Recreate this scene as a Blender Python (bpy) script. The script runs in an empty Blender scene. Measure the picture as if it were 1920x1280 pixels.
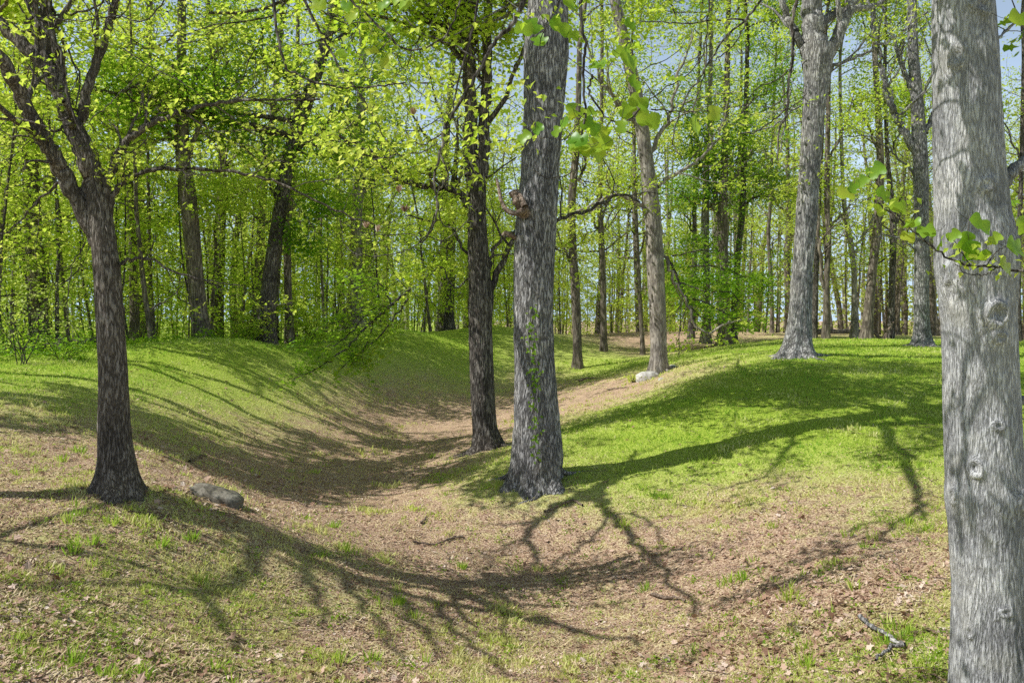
import bpy, math, random
import numpy as np
from mathutils import Vector
R = math.radians
F = 1600.0                      # focal length in photo pixels (1920 wide)
CX, HY = 960.0, 600.0           # principal column, horizon row
rng = np.random.default_rng(7)
random.seed(7)
scn = bpy.context.scene
col = scn.collection

def P(px, py, d):
    return np.array([(px - CX) / F * d, d, (HY - py) / F * d])

# ------------------------------------------------------------------ noise
def _h(ix, iy, iz, s):
    n = (ix * 374761393 + iy * 668265263 + iz * 2147483647 + s * 1274126177) & 0xFFFFFFFF
    n = ((n ^ (n >> 13)) * 1274126177) & 0xFFFFFFFF
    n = ((n ^ (n >> 16)) * 2246822519) & 0xFFFFFFFF
    n = n ^ (n >> 15)
    return (n & 0xFFFFFF) / float(0xFFFFFF)
def vn(x, y, z=0.0, s=0):
    x, y, z = np.broadcast_arrays(np.asarray(x, float), np.asarray(y, float), np.asarray(z, float))
    ix, iy, iz = np.floor(x).astype(np.int64), np.floor(y).astype(np.int64), np.floor(z).astype(np.int64)
    fx, fy, fz = x - ix, y - iy, z - iz
    fx, fy, fz = [t * t * (3 - 2 * t) for t in (fx, fy, fz)]
    r = 0
    for a in (0, 1):
        for b in (0, 1):
            for c in (0, 1):
                w = (fx if a else 1 - fx) * (fy if b else 1 - fy) * (fz if c else 1 - fz)
                r = r + w * _h(ix + a, iy + b, iz + c, s)
    return r
def fbm(x, y, z=0.0, s=0, o=3):
    r, a, t = 0, 1.0, 0
    for k in range(o):
        r = r + a * vn(x * 2 ** k, y * 2 ** k, z * 2 ** k if np.ndim(z) or z else 0.0, s + k)
        t += a; a *= .5
    return r / t
def sm(a, b, x):
    t = np.clip((x - a) / (b - a), 0, 1)
    return t * t * (3 - 2 * t)

# ------------------------------------------------------------------ terrain
COLS = {
 -900: [(1280,4.6),(1000,7.0),(850,9.0),(760,11.2),(715,13.2)],
 -400: [(1280,4.8),(1000,7.2),(850,9.2),(750,11.6),(700,14.0)],
 0:    [(1280,5.0),(1100,6.5),(1000,7.7),(900,9.3),(800,11.5),(720,14.5),(688,17.0)],
 240:  [(1280,5.8),(1100,7.3),(1000,8.2),(920,9.0),(850,11.5),(780,14.0),(720,16.5),(680,18.8),(660,20.0)],
 480:  [(1280,6.4),(1100,8.4),(1010,9.1),(940,11.6),(870,14.6),(800,17.3),(750,19.2),(700,21.4),(660,23.2),(642,24.5)],
 720:  [(1280,6.9),(1105,9.15),(1000,11.2),(930,13.8),(870,17.0),(810,21.5),(760,24.5),(700,27.0),(650,29.3),(616,31.5)],
 960:  [(1280,7.2),(1160,9.1),(1080,10.3),(1000,11.7),(893,13.1),(845,15.6),(800,20.5),(765,25.0),(720,29.0),(680,32.5),(640,36.0),(614,39.0)],
 1050: [(893,13.0),(850,14.6)],
 1200: [(1280,7.0),(1180,8.4),(1100,9.6),(1000,11.2),(900,12.8),(840,14.2),(790,16.2),(745,20.5),(715,24.0),(690,28.0),(665,37.0),(640,42.0),(622,47.0)],
 1330: [(1280,6.7),(1100,9.0),(950,11.6),(850,13.5),(780,15.5),(720,19.0),(680,23.5),(655,32.0),(632,42.0)],
 1440: [(1280,6.3),(1100,8.4),(950,10.9),(850,13.0),(780,14.9),(700,18.4),(670,21.3),(640,33.0),(630,42.)],
 1680: [(1280,5.9),(1100,7.6),(950,9.9),(850,12.0),(780,14.3),(700,18.6),(660,24.0),(638,34.0),(629,44.)],
 1920: [(1320,5.6),(1100,7.0),(950,9.2),(850,11.4),(780,13.8),(700,18.4),(660,24.5),(640,33.0),(629,44.)],
 2300: [(1320,5.2),(1100,6.8),(950,8.8),(850,11.0),(780,13.6),(700,18.2),(660,24.5),(640,33.0),(629,44.)],
 2900: [(1320,5.0),(1100,6.6),(950,8.6),(850,10.8),(780,13.4),(700,18.0),(660,24.5),(640,33.0)],
}
pts = []
for px, lst in COLS.items():
    for py, d in lst:
        pts.append(P(px, py, d))
    if px <= 1200 and px != 1050:
        dl = lst[-1][1]; zl = P(px, lst[-1][0], dl)[2]
        for dd, dz in ((5, -.35), (12, -1.1), (25, -1.35)):
            q = P(px, 600, dl + dd); q[2] = zl + dz * (1.0 if px > 400 else .6); pts.append(q)
for x in (-8, -4, 0, 4, 8):
    pts.append(np.array([x, 0.0, -1.6])); pts.append(np.array([x, 3.0, -2.0 - .05 * (8 - abs(x))])); pts.append(np.array([x, -6.0, -1.5]))
for x in (-30, -15, 0, 15, 30):
    pts.append(np.array([x, -14.0, -1.5]))
for x in (15, 30, 50):
    pts.append(np.array([x, 55.0, -1.1])); pts.append(np.array([x, 75.0, -1.5]))
pts = np.array(pts)
def _tps(r2):
    return np.where(r2 > 0, r2 * np.log(r2 + 1e-12), 0)
def rbf_fit(p, v, lam):
    n = len(p)
    D = ((p[:, None] - p[None]) ** 2).sum(-1)
    A = np.zeros((n + 3, n + 3)); A[:n, :n] = _tps(D) + lam * np.eye(n)
    A[:n, n] = 1; A[:n, n + 1:] = p; A[n, :n] = 1; A[n + 1:, :n] = p.T
    return np.linalg.solve(A, np.concatenate([v, np.zeros(3)]))
def rbf_eval(p, c, x, y):
    sh = x.shape; x = x.ravel(); y = y.ravel(); out = np.zeros(len(x))
    for i in range(0, len(x), 20000):
        q = np.stack([x[i:i + 20000], y[i:i + 20000]], 1)
        D = ((q[:, None] - p[None]) ** 2).sum(-1)
        out[i:i + 20000] = _tps(D) @ c[:len(p)] + c[len(p)] + q @ c[len(p) + 1:]
    return out.reshape(sh)
_gp = pts[:, :2]; _gc = rbf_fit(_gp, pts[:, 2], .25)
def gz(x, y):
    x = np.atleast_1d(np.asarray(x, float)); y = np.atleast_1d(np.asarray(y, float))
    xc = np.clip(x, -34, 40); yc = np.clip(y, -14, 66)
    z = rbf_eval(_gp, _gc, xc, yc)
    rr = np.maximum(np.abs(x - 3) - 16, 0) ** 2 + np.maximum(np.abs(y - 24) - 26, 0) ** 2
    w = sm(0, 26, np.sqrt(rr))
    z = np.clip(z, -3.6, 0.3) * (1 - w) + (-1.7) * w
    dist = np.hypot(x, y)
    z = z + (fbm(x * .9, y * .9, 0.0, 3) - .5) * .10 * np.minimum(1, dist / 14) + (fbm(x * 3.5, y * 3.5, 0.0, 9, 3) - .5) * .06
    return z + sm(90, 400, dist) * 0.6
def g1(x, y): return float(gz(x, y)[0])
def hit(px, py):
    ds = np.linspace(3, 80, 1600)
    x = (px - CX) / F * ds; z = (HY - py) / F * ds
    g = gz(x, ds)
    k = np.nonzero(z < g)[0]
    if len(k) == 0: k = [len(ds) - 1]
    d = ds[k[0]]
    return np.array([(px - CX) / F * d, d, g[k[0]]])

# greenness in the picture: (px, py, value)
GREEN = [(0,700,.9),(0,760,.55),(0,850,.32),(0,1000,.32),(0,1150,.42),(0,1270,.38),(150,680,1),(300,665,1),(300,760,.62),(300,840,.35),
 (330,1000,.42),(330,1120,.48),(330,1250,.45),(480,650,1),(480,740,.7),(480,850,.34),(560,950,.12),(600,880,.2),(560,1050,.42),(560,1200,.42),
 (620,690,.7),(700,640,1),(800,616,1),(750,720,.42),(760,790,.22),(860,690,.85),(850,790,.16),(760,870,.14),(820,1000,.3),(700,930,.1),
 (740,1090,.3),(860,1120,.22),(900,900,.55),(960,930,.5),(880,1010,.28),(960,1090,.18),(960,1200,.42),(860,1240,.26),(960,1270,.25),
 (1000,660,.7),(1000,730,.3),(1100,750,.25),(1130,690,.85),(1150,650,.45),(1200,640,.25),(1200,715,.25),(1270,665,.7),(1280,640,.3),(1300,700,.5),
 (1170,780,.85),(1120,840,.85),(1160,900,.75),(1120,960,.38),(1130,1060,.16),(1160,1140,.4),(1200,1250,.42),(1280,880,.75),(1300,960,.5),(1300,1060,.2),(1330,1150,.3),
 (1330,760,1),(1440,720,1),(1440,800,1),(1460,850,.85),(1450,930,.38),(1450,1010,.28),(1450,1080,.12),(1450,1150,.3),(1440,1260,.4),
 (1600,680,1),(1600,780,1),(1620,850,.8),(1600,920,.4),(1640,980,.5),(1600,1060,.12),(1640,1110,.1),(1640,1160,.55),(1700,1230,.6),
 (1740,850,.85),(1740,950,.5),(1740,1050,.3),(1900,800,.95),(1900,1000,.5),(1600,645,.9),(1400,650,.8),(1800,650,.95)]
_hp = np.array([np.append(hit(a, b)[:2], v) for a, b, v in GREEN])
_hp[:, 1] = np.log(_hp[:, 1]) * 12
def _gpx(x, y): return np.stack([x, np.log(np.maximum(y, 2.5)) * 12], -1)
_hc = rbf_fit(_hp[:, :2] / np.array([1, 1]), _hp[:, 2], 2.0)
def green(x, y):
    q = _gpx(np.asarray(x, float), np.asarray(y, float))
    v = rbf_eval(_hp[:, :2], _hc, q[..., 0], q[..., 1])
    v = np.where(np.abs(x) > .75 * np.maximum(y, 3), .5, v)
    return np.clip(v, 0.05, 1)

# ------------------------------------------------------------------ materials
def mat(name):
    m = bpy.data.materials.new(name); m.use_nodes = True
    nt = m.node_tree; nt.nodes.clear()
    return m, nt
def N(nt, t, **k):
    n = nt.nodes.new(t)
    for a, b in k.items():
        if a.startswith('i_'):
            n.inputs[a[2:].replace('_', ' ')].default_value = b
        else: setattr(n, a, b)
    return n
def ramp(nt, stops, interp='LINEAR'):
    n = nt.nodes.new('ShaderNodeValToRGB'); cr = n.color_ramp; cr.interpolation = interp
    while len(cr.elements) < len(stops): cr.elements.new(.5)
    for e, (p, c) in zip(cr.elements, stops):
        e.position = p; e.color = (*c, 1) if len(c) == 3 else c
    return n
def leaf_mat(name, cols, trans, rough=.45, tr_amt=.5, nscale=.5):
    m, nt = mat(name); L = nt.links
    out = N(nt, 'ShaderNodeOutputMaterial')
    at = N(nt, 'ShaderNodeAttribute', attribute_name='tint')
    oi = N(nt, 'ShaderNodeObjectInfo')
    ge = N(nt, 'ShaderNodeNewGeometry')
    nz = N(nt, 'ShaderNodeTexNoise'); nz.inputs['Scale'].default_value = nscale; nz.inputs['Detail'].default_value = 1
    L.new(ge.outputs['Position'], nz.inputs['Vector'])
    a1 = N(nt, 'ShaderNodeMath', operation='MULTIPLY_ADD'); a1.inputs[1].default_value = .55; L.new(at.outputs['Fac'], a1.inputs[0])
    a2 = N(nt, 'ShaderNodeMath', operation='MULTIPLY_ADD'); a2.inputs[1].default_value = .9; a2.inputs[2].default_value = -.28
    L.new(nz.outputs['Fac'], a2.inputs[0]); L.new(a2.outputs[0], a1.inputs[2])
    a3 = N(nt, 'ShaderNodeMath', operation='MULTIPLY_ADD'); a3.inputs[1].default_value = .22
    L.new(oi.outputs['Random'], a3.inputs[0]); L.new(a1.outputs[0], a3.inputs[2])
    n = len(cols)
    r1 = ramp(nt, [(i / (n - 1), c) for i, c in enumerate(cols)]); L.new(a3.outputs[0], r1.inputs[0])
    r2 = ramp(nt, [(i / (len(trans) - 1), c) for i, c in enumerate(trans)]); L.new(a3.outputs[0], r2.inputs[0])
    pb = N(nt, 'ShaderNodeBsdfPrincipled'); pb.inputs['Roughness'].default_value = rough
    pb.inputs['Specular IOR Level'].default_value = .3
    L.new(r1.outputs[0], pb.inputs['Base Color'])
    tb = N(nt, 'ShaderNodeBsdfTranslucent'); L.new(r2.outputs[0], tb.inputs['Color'])
    mx = N(nt, 'ShaderNodeMixShader'); mx.inputs[0].default_value = tr_amt
    L.new(pb.outputs[0], mx.inputs[1]); L.new(tb.outputs[0], mx.inputs[2]); L.new(mx.outputs[0], out.inputs[0])
    return m
M = {}
M['leaf'] = leaf_mat('spring_leaves', [(.20,.33,.025),(.31,.46,.04),(.46,.58,.07),(.64,.68,.14)],
                     [(.48,.74,.04),(.64,.86,.07),(.82,.94,.13),(.94,.97,.24)], tr_amt=.55)
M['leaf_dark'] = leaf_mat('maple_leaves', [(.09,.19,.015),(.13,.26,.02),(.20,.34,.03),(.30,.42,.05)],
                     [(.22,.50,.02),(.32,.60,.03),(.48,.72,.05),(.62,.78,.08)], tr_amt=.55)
M['leaf_tulip'] = leaf_mat('tulip_leaves', [(.08,.20,.02),(.14,.30,.03),(.24,.40,.04),(.40,.50,.06)],
                     [(.25,.55,.02),(.40,.68,.03),(.6,.78,.05),(.85,.86,.08)], rough=.35, tr_amt=.45, nscale=9)
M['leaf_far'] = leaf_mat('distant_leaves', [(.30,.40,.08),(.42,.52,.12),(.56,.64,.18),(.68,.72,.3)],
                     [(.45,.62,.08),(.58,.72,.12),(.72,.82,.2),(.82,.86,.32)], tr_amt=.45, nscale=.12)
M['grass'] = leaf_mat('grass_blades', [(.13,.28,.025),(.29,.46,.045),(.54,.64,.10),(.84,.80,.38)],
                     [(.24,.55,.03),(.38,.68,.06),(.58,.76,.12),(.8,.78,.3)], rough=.5, tr_amt=.4, nscale=1.2)
M['litter'] = leaf_mat('dry_leaf_litter', [(.12,.065,.04),(.33,.19,.125),(.58,.40,.30),(.95,.82,.70)],
                     [(.2,.12,.06),(.3,.2,.1),(.4,.3,.2),(.5,.4,.3)], rough=.7, tr_amt=.12, nscale=2)

M['straw'] = leaf_mat('dead_grass', [(.36,.28,.13),(.58,.46,.26),(.76,.62,.40),(.92,.80,.60)], [(.4,.36,.15),(.55,.5,.25),(.7,.62,.35),(.8,.72,.5)], rough=.7, tr_amt=.2, nscale=2)
def bark_mat(name, dark, mid, light, sc=1.0, zst=.16, bump=.5, moss=None, sharp=.5):
    m, nt = mat(name); L = nt.links
    out = N(nt, 'ShaderNodeOutputMaterial')
    tc = N(nt, 'ShaderNodeTexCoord')
    mp = N(nt, 'ShaderNodeMapping'); mp.inputs['Scale'].default_value = (1, 1, zst)
    L.new(tc.outputs['Object'], mp.inputs['Vector'])
    n0 = N(nt, 'ShaderNodeTexNoise'); n0.inputs['Scale'].default_value = 9 * sc; n0.inputs['Detail'].default_value = 3
    L.new(mp.outputs[0], n0.inputs['Vector'])
    mv = N(nt, 'ShaderNodeVectorMath', operation='MULTIPLY_ADD'); mv.inputs[1].default_value = (.07 / sc,) * 3
    L.new(n0.outputs['Color'], mv.inputs[0]); L.new(mp.outputs[0], mv.inputs[2])
    vo = N(nt, 'ShaderNodeTexNoise'); vo.inputs['Scale'].default_value = 17 * sc; vo.inputs['Detail'].default_value = 2.5; vo.inputs['Roughness'].default_value = .55
    L.new(mv.outputs[0], vo.inputs['Vector'])
    va = N(nt, 'ShaderNodeMath', operation='MULTIPLY_ADD'); va.inputs[1].default_value = 2; va.inputs[2].default_value = -1; L.new(vo.outputs['Fac'], va.inputs[0])
    vb = N(nt, 'ShaderNodeMath', operation='ABSOLUTE'); L.new(va.outputs[0], vb.inputs[0])
    n1 = N(nt, 'ShaderNodeTexNoise'); n1.inputs['Scale'].default_value = 55 * sc; n1.inputs['Detail'].default_value = 4; n1.inputs['Roughness'].default_value = .65
    L.new(mp.outputs[0], n1.inputs['Vector'])
    n2 = N(nt, 'ShaderNodeTexNoise'); n2.inputs['Scale'].default_value = 2.2; n2.inputs['Detail'].default_value = 3
    L.new(tc.outputs['Object'], n2.inputs['Vector'])
    vr = N(nt, 'ShaderNodeMapRange'); vr.inputs['From Max'].default_value = .30
    L.new(vb.outputs[0], vr.inputs['Value'])
    h = N(nt, 'ShaderNodeMath', operation='MULTIPLY_ADD'); h.inputs[1].default_value = sharp
    L.new(vr.outputs[0], h.inputs[0]); 
    hb = N(nt, 'ShaderNodeMath', operation='MULTIPLY'); hb.inputs[1].default_value = 1.1 - sharp * .6
    L.new(n1.outputs['Fac'], hb.inputs[0]); L.new(hb.outputs[0], h.inputs[2])
    rp = ramp(nt, [(.22, dark), (.55, mid), (.95, light)]); L.new(h.outputs[0], rp.inputs[0])
    mx = N(nt, 'ShaderNodeMix', data_type='RGBA', blend_type='MULTIPLY'); mx.inputs[0].default_value = .7
    r3 = ramp(nt, [(.32, (.42,.42,.44)), (.5, (.9,.9,.9)), (.68, (1.3,1.27,1.22))]); L.new(n2.outputs['Fac'], r3.inputs[0])
    L.new(rp.outputs[0], mx.inputs[6]); L.new(r3.outputs[0], mx.inputs[7])
    cur = mx.outputs[2]
    if moss:
        n3 = N(nt, 'ShaderNodeTexNoise'); n3.inputs['Scale'].default_value = 4.5; n3.inputs['Detail'].default_value = 5
        L.new(tc.outputs['Object'], n3.inputs['Vector'])
        mr = N(nt, 'ShaderNodeMapRange'); mr.inputs['From Min'].default_value = .52; mr.inputs['From Max'].default_value = .72; mr.inputs['To Max'].default_value = .6
        L.new(n3.outputs['Fac'], mr.inputs['Value'])
        m2 = N(nt, 'ShaderNodeMix', data_type='RGBA'); L.new(mr.outputs[0], m2.inputs[0]); L.new(cur, m2.inputs[6]); m2.inputs[7].default_value = (*moss, 1)
        cur = m2.outputs[2]
    pb = N(nt, 'ShaderNodeBsdfPrincipled'); pb.inputs['Roughness'].default_value = .9; pb.inputs['Specular IOR Level'].default_value = .12
    L.new(cur, pb.inputs['Base Color'])
    bp = N(nt, 'ShaderNodeBump'); bp.inputs['Strength'].default_value = bump; bp.inputs['Distance'].default_value = .03
    L.new(h.outputs[0], bp.inputs['Height']); L.new(bp.outputs[0], pb.inputs['Normal'])
    L.new(pb.outputs[0], out.inputs[0])
    return m
M['bark_grey'] = bark_mat('grey_furrowed_bark', (.03,.027,.025), (.20,.195,.19), (.54,.53,.52), 1.5, .19, 1.0, sharp=.62)
M['bark_tulip'] = bark_mat('silver_tulip_bark', (.11,.105,.105), (.42,.42,.425), (.82,.82,.82), 2.9, .15, .8, moss=(.36,.35,.30), sharp=.45)
M['bark_silver'] = bark_mat('light_grey_bark', (.045,.042,.04), (.26,.25,.24), (.60,.585,.565), 1.2, .17, 1.0, sharp=.6)
M['bark_brown'] = bark_mat('brown_bark', (.022,.018,.014), (.16,.135,.112), (.38,.34,.30), 1.9, .17, 1.1, sharp=.55)
M['bark_dark'] = bark_mat('dark_bark', (.016,.013,.011), (.105,.09,.078), (.30,.27,.24), 1.4, .16, 1.1, sharp=.6)
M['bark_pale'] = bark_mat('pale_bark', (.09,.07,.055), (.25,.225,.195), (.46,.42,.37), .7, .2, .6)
M['bark_mid'] = bark_mat('woodland_bark', (.035,.028,.022), (.15,.125,.10), (.34,.29,.24), .7, .15, .6)
M['wood'] = bark_mat('weathered_wood', (.06,.04,.03), (.22,.16,.12), (.45,.37,.30), 2, .5, .6)

def ground_mat():
    m, nt = mat('ditch_ground'); L = nt.links
    out = N(nt, 'ShaderNodeOutputMaterial')
    ge = N(nt, 'ShaderNodeNewGeometry'); at = N(nt, 'ShaderNodeAttribute', attribute_name='green')
    def noise(s, d=4, r=.6):
        n = N(nt, 'ShaderNodeTexNoise'); n.inputs['Scale'].default_value = s; n.inputs['Detail'].default_value = d; n.inputs['Roughness'].default_value = r
        L.new(ge.outputs['Position'], n.inputs['Vector']); return n
    nA, nB, nC = noise(1.3), noise(6, 5, .7), noise(42, 5, .75)
    s = N(nt, 'ShaderNodeMath', operation='ADD'); L.new(nA.outputs['Fac'], s.inputs[0])
    b2 = N(nt, 'ShaderNodeMath', operation='MULTIPLY'); b2.inputs[1].default_value = 1.0; L.new(nB.outputs['Fac'], b2.inputs[0]); L.new(b2.outputs[0], s.inputs[1])
    s2 = N(nt, 'ShaderNodeMath', operation='MULTIPLY_ADD'); s2.inputs[1].default_value = 1.0; L.new(nC.outputs['Fac'], s2.inputs[0]); L.new(s.outputs[0], s2.inputs[2])
    t = N(nt, 'ShaderNodeMath', operation='MULTIPLY_ADD'); t.inputs[1].default_value = 1.5
    L.new(at.outputs['Fac'], t.inputs[0]); L.new(s2.outputs[0], t.inputs[2])
    mr = N(nt, 'ShaderNodeMapRange'); mr.inputs['From Min'].default_value = 1.95; mr.inputs['From Max'].default_value = 2.5; L.new(t.outputs[0], mr.inputs['Value'])
    soil = ramp(nt, [(.33, (.08,.046,.032)), (.42, (.28,.18,.125)), (.50, (.58,.42,.32)), (.61, (.93,.79,.66))]); L.new(nC.outputs['Fac'], soil.inputs[0])
    stw = ramp(nt, [(.4, (.9,.82,.75)), (.62, (1.12,1.08,.92))]); L.new(nB.outputs['Fac'], stw.inputs[0])
    sx = N(nt, 'ShaderNodeMix', data_type='RGBA', blend_type='MULTIPLY'); sx.inputs[0].default_value = 1; L.new(soil.outputs[0], sx.inputs[6]); L.new(stw.outputs[0], sx.inputs[7])
    gr = ramp(nt, [(.3, (.13,.24,.025)), (.48, (.36,.50,.05)), (.6, (.60,.68,.13)), (.72, (.80,.74,.30))]); L.new(nC.outputs['Fac'], gr.inputs[0])
    gd = ramp(nt, [(.3, (.22,.25,.05)), (.44, (.48,.52,.13)), (.54, (.70,.70,.26)), (.68, (.88,.82,.5))]); L.new(nC.outputs['Fac'], gd.inputs[0])
    gl = N(nt, 'ShaderNodeMapRange'); gl.inputs['From Min'].default_value = .45; gl.inputs['From Max'].default_value = .95; L.new(at.outputs['Fac'], gl.inputs['Value'])
    g2 = N(nt, 'ShaderNodeMix', data_type='RGBA'); L.new(gl.outputs[0], g2.inputs[0]); L.new(gd.outputs[0], g2.inputs[6]); L.new(gr.outputs[0], g2.inputs[7])
    mx = N(nt, 'ShaderNodeMix', data_type='RGBA'); L.new(mr.outputs[0], mx.inputs[0]); L.new(sx.outputs[2], mx.inputs[6]); L.new(g2.outputs[2], mx.inputs[7])
    pb = N(nt, 'ShaderNodeBsdfPrincipled'); pb.inputs['Roughness'].default_value = .95; pb.inputs['Specular IOR Level'].default_value = .1
    L.new(mx.outputs[2], pb.inputs['Base Color'])
    bp = N(nt, 'ShaderNodeBump'); bp.inputs['Strength'].default_value = .8; bp.inputs['Distance'].default_value = .05
    L.new(nC.outputs['Fac'], bp.inputs['Height']); L.new(bp.outputs[0], pb.inputs['Normal']); L.new(pb.outputs[0], out.inputs[0])
    return m
M['ground'] = ground_mat()
def stone_mat(nm='weathered_stone', cs=((.05,.04,.028), (.17,.15,.115), (.38,.35,.29))):
    m, nt = mat(nm); L = nt.links
    out = N(nt, 'ShaderNodeOutputMaterial'); tc = N(nt, 'ShaderNodeTexCoord')
    n1 = N(nt, 'ShaderNodeTexNoise'); n1.inputs['Scale'].default_value = 7; n1.inputs['Detail'].default_value = 8; n1.inputs['Roughness'].default_value = .7
    L.new(tc.outputs['Object'], n1.inputs['Vector'])
    r = ramp(nt, [(.3, cs[0]), (.5, cs[1]), (.68, cs[2])]); L.new(n1.outputs['Fac'], r.inputs[0])
    pb = N(nt, 'ShaderNodeBsdfPrincipled'); pb.inputs['Roughness'].default_value = .85; L.new(r.outputs[0], pb.inputs['Base Color'])
    bp = N(nt, 'ShaderNodeBump'); bp.inputs['Strength'].default_value = .7; bp.inputs['Distance'].default_value = .03
    L.new(n1.outputs['Fac'], bp.inputs['Height']); L.new(bp.outputs[0], pb.inputs['Normal']); L.new(pb.outputs[0], out.inputs[0])
    return m
M['stone'] = stone_mat(); M['stone_pale'] = stone_mat('pale_stone', ((.30,.28,.25), (.55,.53,.49), (.78,.76,.72)))

# ------------------------------------------------------------------ object helpers
def raw_mesh(name, V, faces_flat, counts, m, tint=None, smooth=False):
    V = np.asarray(V, np.float32); me = bpy.data.meshes.new(name)
    me.vertices.add(len(V)); me.vertices.foreach_set('co', V.ravel())
    faces_flat = np.asarray(faces_flat, np.int32); counts = np.asarray(counts, np.int32)
    me.loops.add(len(faces_flat)); me.loops.foreach_set('vertex_index', faces_flat)
    me.polygons.add(len(counts))
    st = np.concatenate([[0], np.cumsum(counts)[:-1]]).astype(np.int32)
    me.polygons.foreach_set('loop_start', st); me.polygons.foreach_set('loop_total', counts)
    me.polygons.foreach_set('use_smooth', np.full(len(counts), smooth))
    if tint is not None:
        a = me.attributes.new('tint', 'FLOAT', 'FACE'); a.data.foreach_set('value', np.asarray(tint, np.float32))
    me.materials.append(m); me.update(calc_edges=True)
    return me
def link(name, me, parent=None, loc=None):
    o = bpy.data.objects.new(name, me); col.objects.link(o)
    if parent: o.parent = parent
    if loc is not None: o.location = loc
    return o
def tag(o, label=None, cat=None, group=None, kind=None):
    if label: o['label'] = label
    if cat: o['category'] = cat
    if group: o['group'] = group
    if kind: o['kind'] = kind
    return o
def thing(name, label, cat, loc, group=None):
    o = bpy.data.objects.new(name, None); col.objects.link(o); o.location = [float(v) for v in loc]
    o.empty_display_size = .2
    return tag(o, label, cat, group)

class Tubes:
    def __init__(s): s.V = []; s.F = []; s.n = 0
    def add(s, pts, rad, k=None, cap=True):
        pts = np.asarray(pts, float); rad = np.asarray(rad, float); n = len(pts)
        if n < 2: return
        if k is None: k = 3 if rad.max() < .008 else 4 if rad.max() < .02 else 6 if rad.max() < .06 else 12
        t = np.gradient(pts, axis=0); t /= np.linalg.norm(t, axis=1)[:, None] + 1e-9
        ref = np.array([0, 0, 1.0]) if abs(t[0][2]) < .8 else np.array([1.0, 0, 0])
        a = np.arange(k) * 2 * math.pi / k
        for i in range(n):
            u = np.cross(ref, t[i]); u /= np.linalg.norm(u) + 1e-9; w = np.cross(t[i], u); ref = np.cross(t[i], u) if False else ref
            s.V.append(pts[i] + rad[i] * (np.cos(a)[:, None] * u + np.sin(a)[:, None] * w))
        b = s.n; j = np.arange(k); jn = (j + 1) % k
        for i in range(n - 1):
            s.F.append(np.stack([b + i * k + j, b + i * k + jn, b + (i + 1) * k + jn, b + (i + 1) * k + j], 1))
        s.n += n * k
    def mesh(s, name, m):
        V = np.concatenate(s.V); Fa = np.concatenate(s.F)
        return raw_mesh(name, V, Fa.ravel(), np.full(len(Fa), 4), m, smooth=True)

def catmull(p, sub=6):
    p = np.asarray(p, float)
    if len(p) < 3: 
        t = np.linspace(0, 1, sub + 1)[:, None]; return p[0] * (1 - t) + p[-1] * t
    q = np.vstack([2 * p[0] - p[1], p, 2 * p[-1] - p[-2]]); out = []
    for i in range(1, len(q) - 2):
        for t in np.arange(sub) / sub:
            out.append(.5 * ((2 * q[i]) + (-q[i-1] + q[i+1]) * t + (2*q[i-1] - 5*q[i] + 4*q[i+1] - q[i+2]) * t*t + (-q[i-1] + 3*q[i] - 3*q[i+1] + q[i+2]) * t**3))
    out.append(q[-2]); return np.array(out)

def nrm(v): return v / (np.linalg.norm(v) + 1e-9)
def grow(T, tips, p, d, L, r, lev, rs, up=.15, kids=(5, 4, 3), spread=.8, wig=.18, tipmin=0.0, rmin=.004):
    """a crooked branch that forks; collects twig ends in tips"""
    n = max(4, int(4 + L * 1.2)); pts = [np.array(p, float)]; dd = nrm(np.array(d, float))
    for i in range(n):
        dd = nrm(dd + rs.normal(0, wig, 3) + np.array([0, 0, up * .25]))
        pts.append(pts[-1] + dd * L / n)
    pts = np.array(pts); rad = np.linspace(r, max(rmin, r * .35), n + 1)
    T.add(pts, rad)
    if lev <= 0:
        for i in range(1, n + 1): 
            if rs.random() < .55: tips.append(pts[i])
        tips.append(pts[-1]); return
    k = kids[min(len(kids) - 1, len(kids) - lev)] if lev <= len(kids) else kids[0]
    for c in range(k):
        f = .25 + .75 * (c + rs.random()) / k
        i = min(n, max(1, int(f * n)))
        t = nrm(pts[i] - pts[i - 1]); s = nrm(np.cross(t, rs.normal(0, 1, 3)))
        nd = nrm(t + s * spread * (0.8 + .6 * rs.random()))
        grow(T, tips, pts[i], nd, L * (.35 + .3 * rs.random()), max(rmin, rad[i] * .55), lev - 1, rs, up, kids, spread, wig, tipmin, rmin)
    tips.append(pts[-1])

# leaf templates (x along leaf, y across, z fold)
TPL = {
 'kite': (np.array([(0,0,0),(.45,-.33,.06),(1,0,-.05),(.45,.33,.06)]), [(0,1,2,3)]),
 'fold': (np.array([(0,0,0),(.4,-.34,.12),(1,0,-.1),(.4,.34,.12),(.5,0,0)]), [(0,1,2,4),(0,4,2,3)]),
 'maple': (np.array([(0,0,0),(.1,-.42,.05),(.42,-.22,.02),(.55,-.48,.0),(.66,-.16,.03),(1.0,0,-.06),(.66,.16,.03),(.55,.48,0),(.42,.22,.02),(.1,.42,.05)]),
           [(0,1,2,3,4,5),(0,5,6,7,8,9)]),
 'blade': (np.array([(0,-.05,0),(.55,-.03,.0),(1,0,0),(.55,.03,0),(0,.05,0)]), [(0,1,2,3,4)]),
}
def frames(n, rs, upb=.7, droop=0.0, out=None):
    nv = rs.normal(0, 1, (n, 3)) * .75; nv[:, 2] = np.abs(nv[:, 2]) + upb
    nv /= np.linalg.norm(nv, axis=1)[:, None]
    ax = rs.normal(0, 1, (n, 3)) if out is None else out + rs.normal(0, .45, (n, 3))
    ax[:, 2] -= droop
    ax -= nv * (ax * nv).sum(1)[:, None]; ax /= np.linalg.norm(ax, axis=1)[:, None]
    return ax, np.cross(nv, ax), nv
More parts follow.
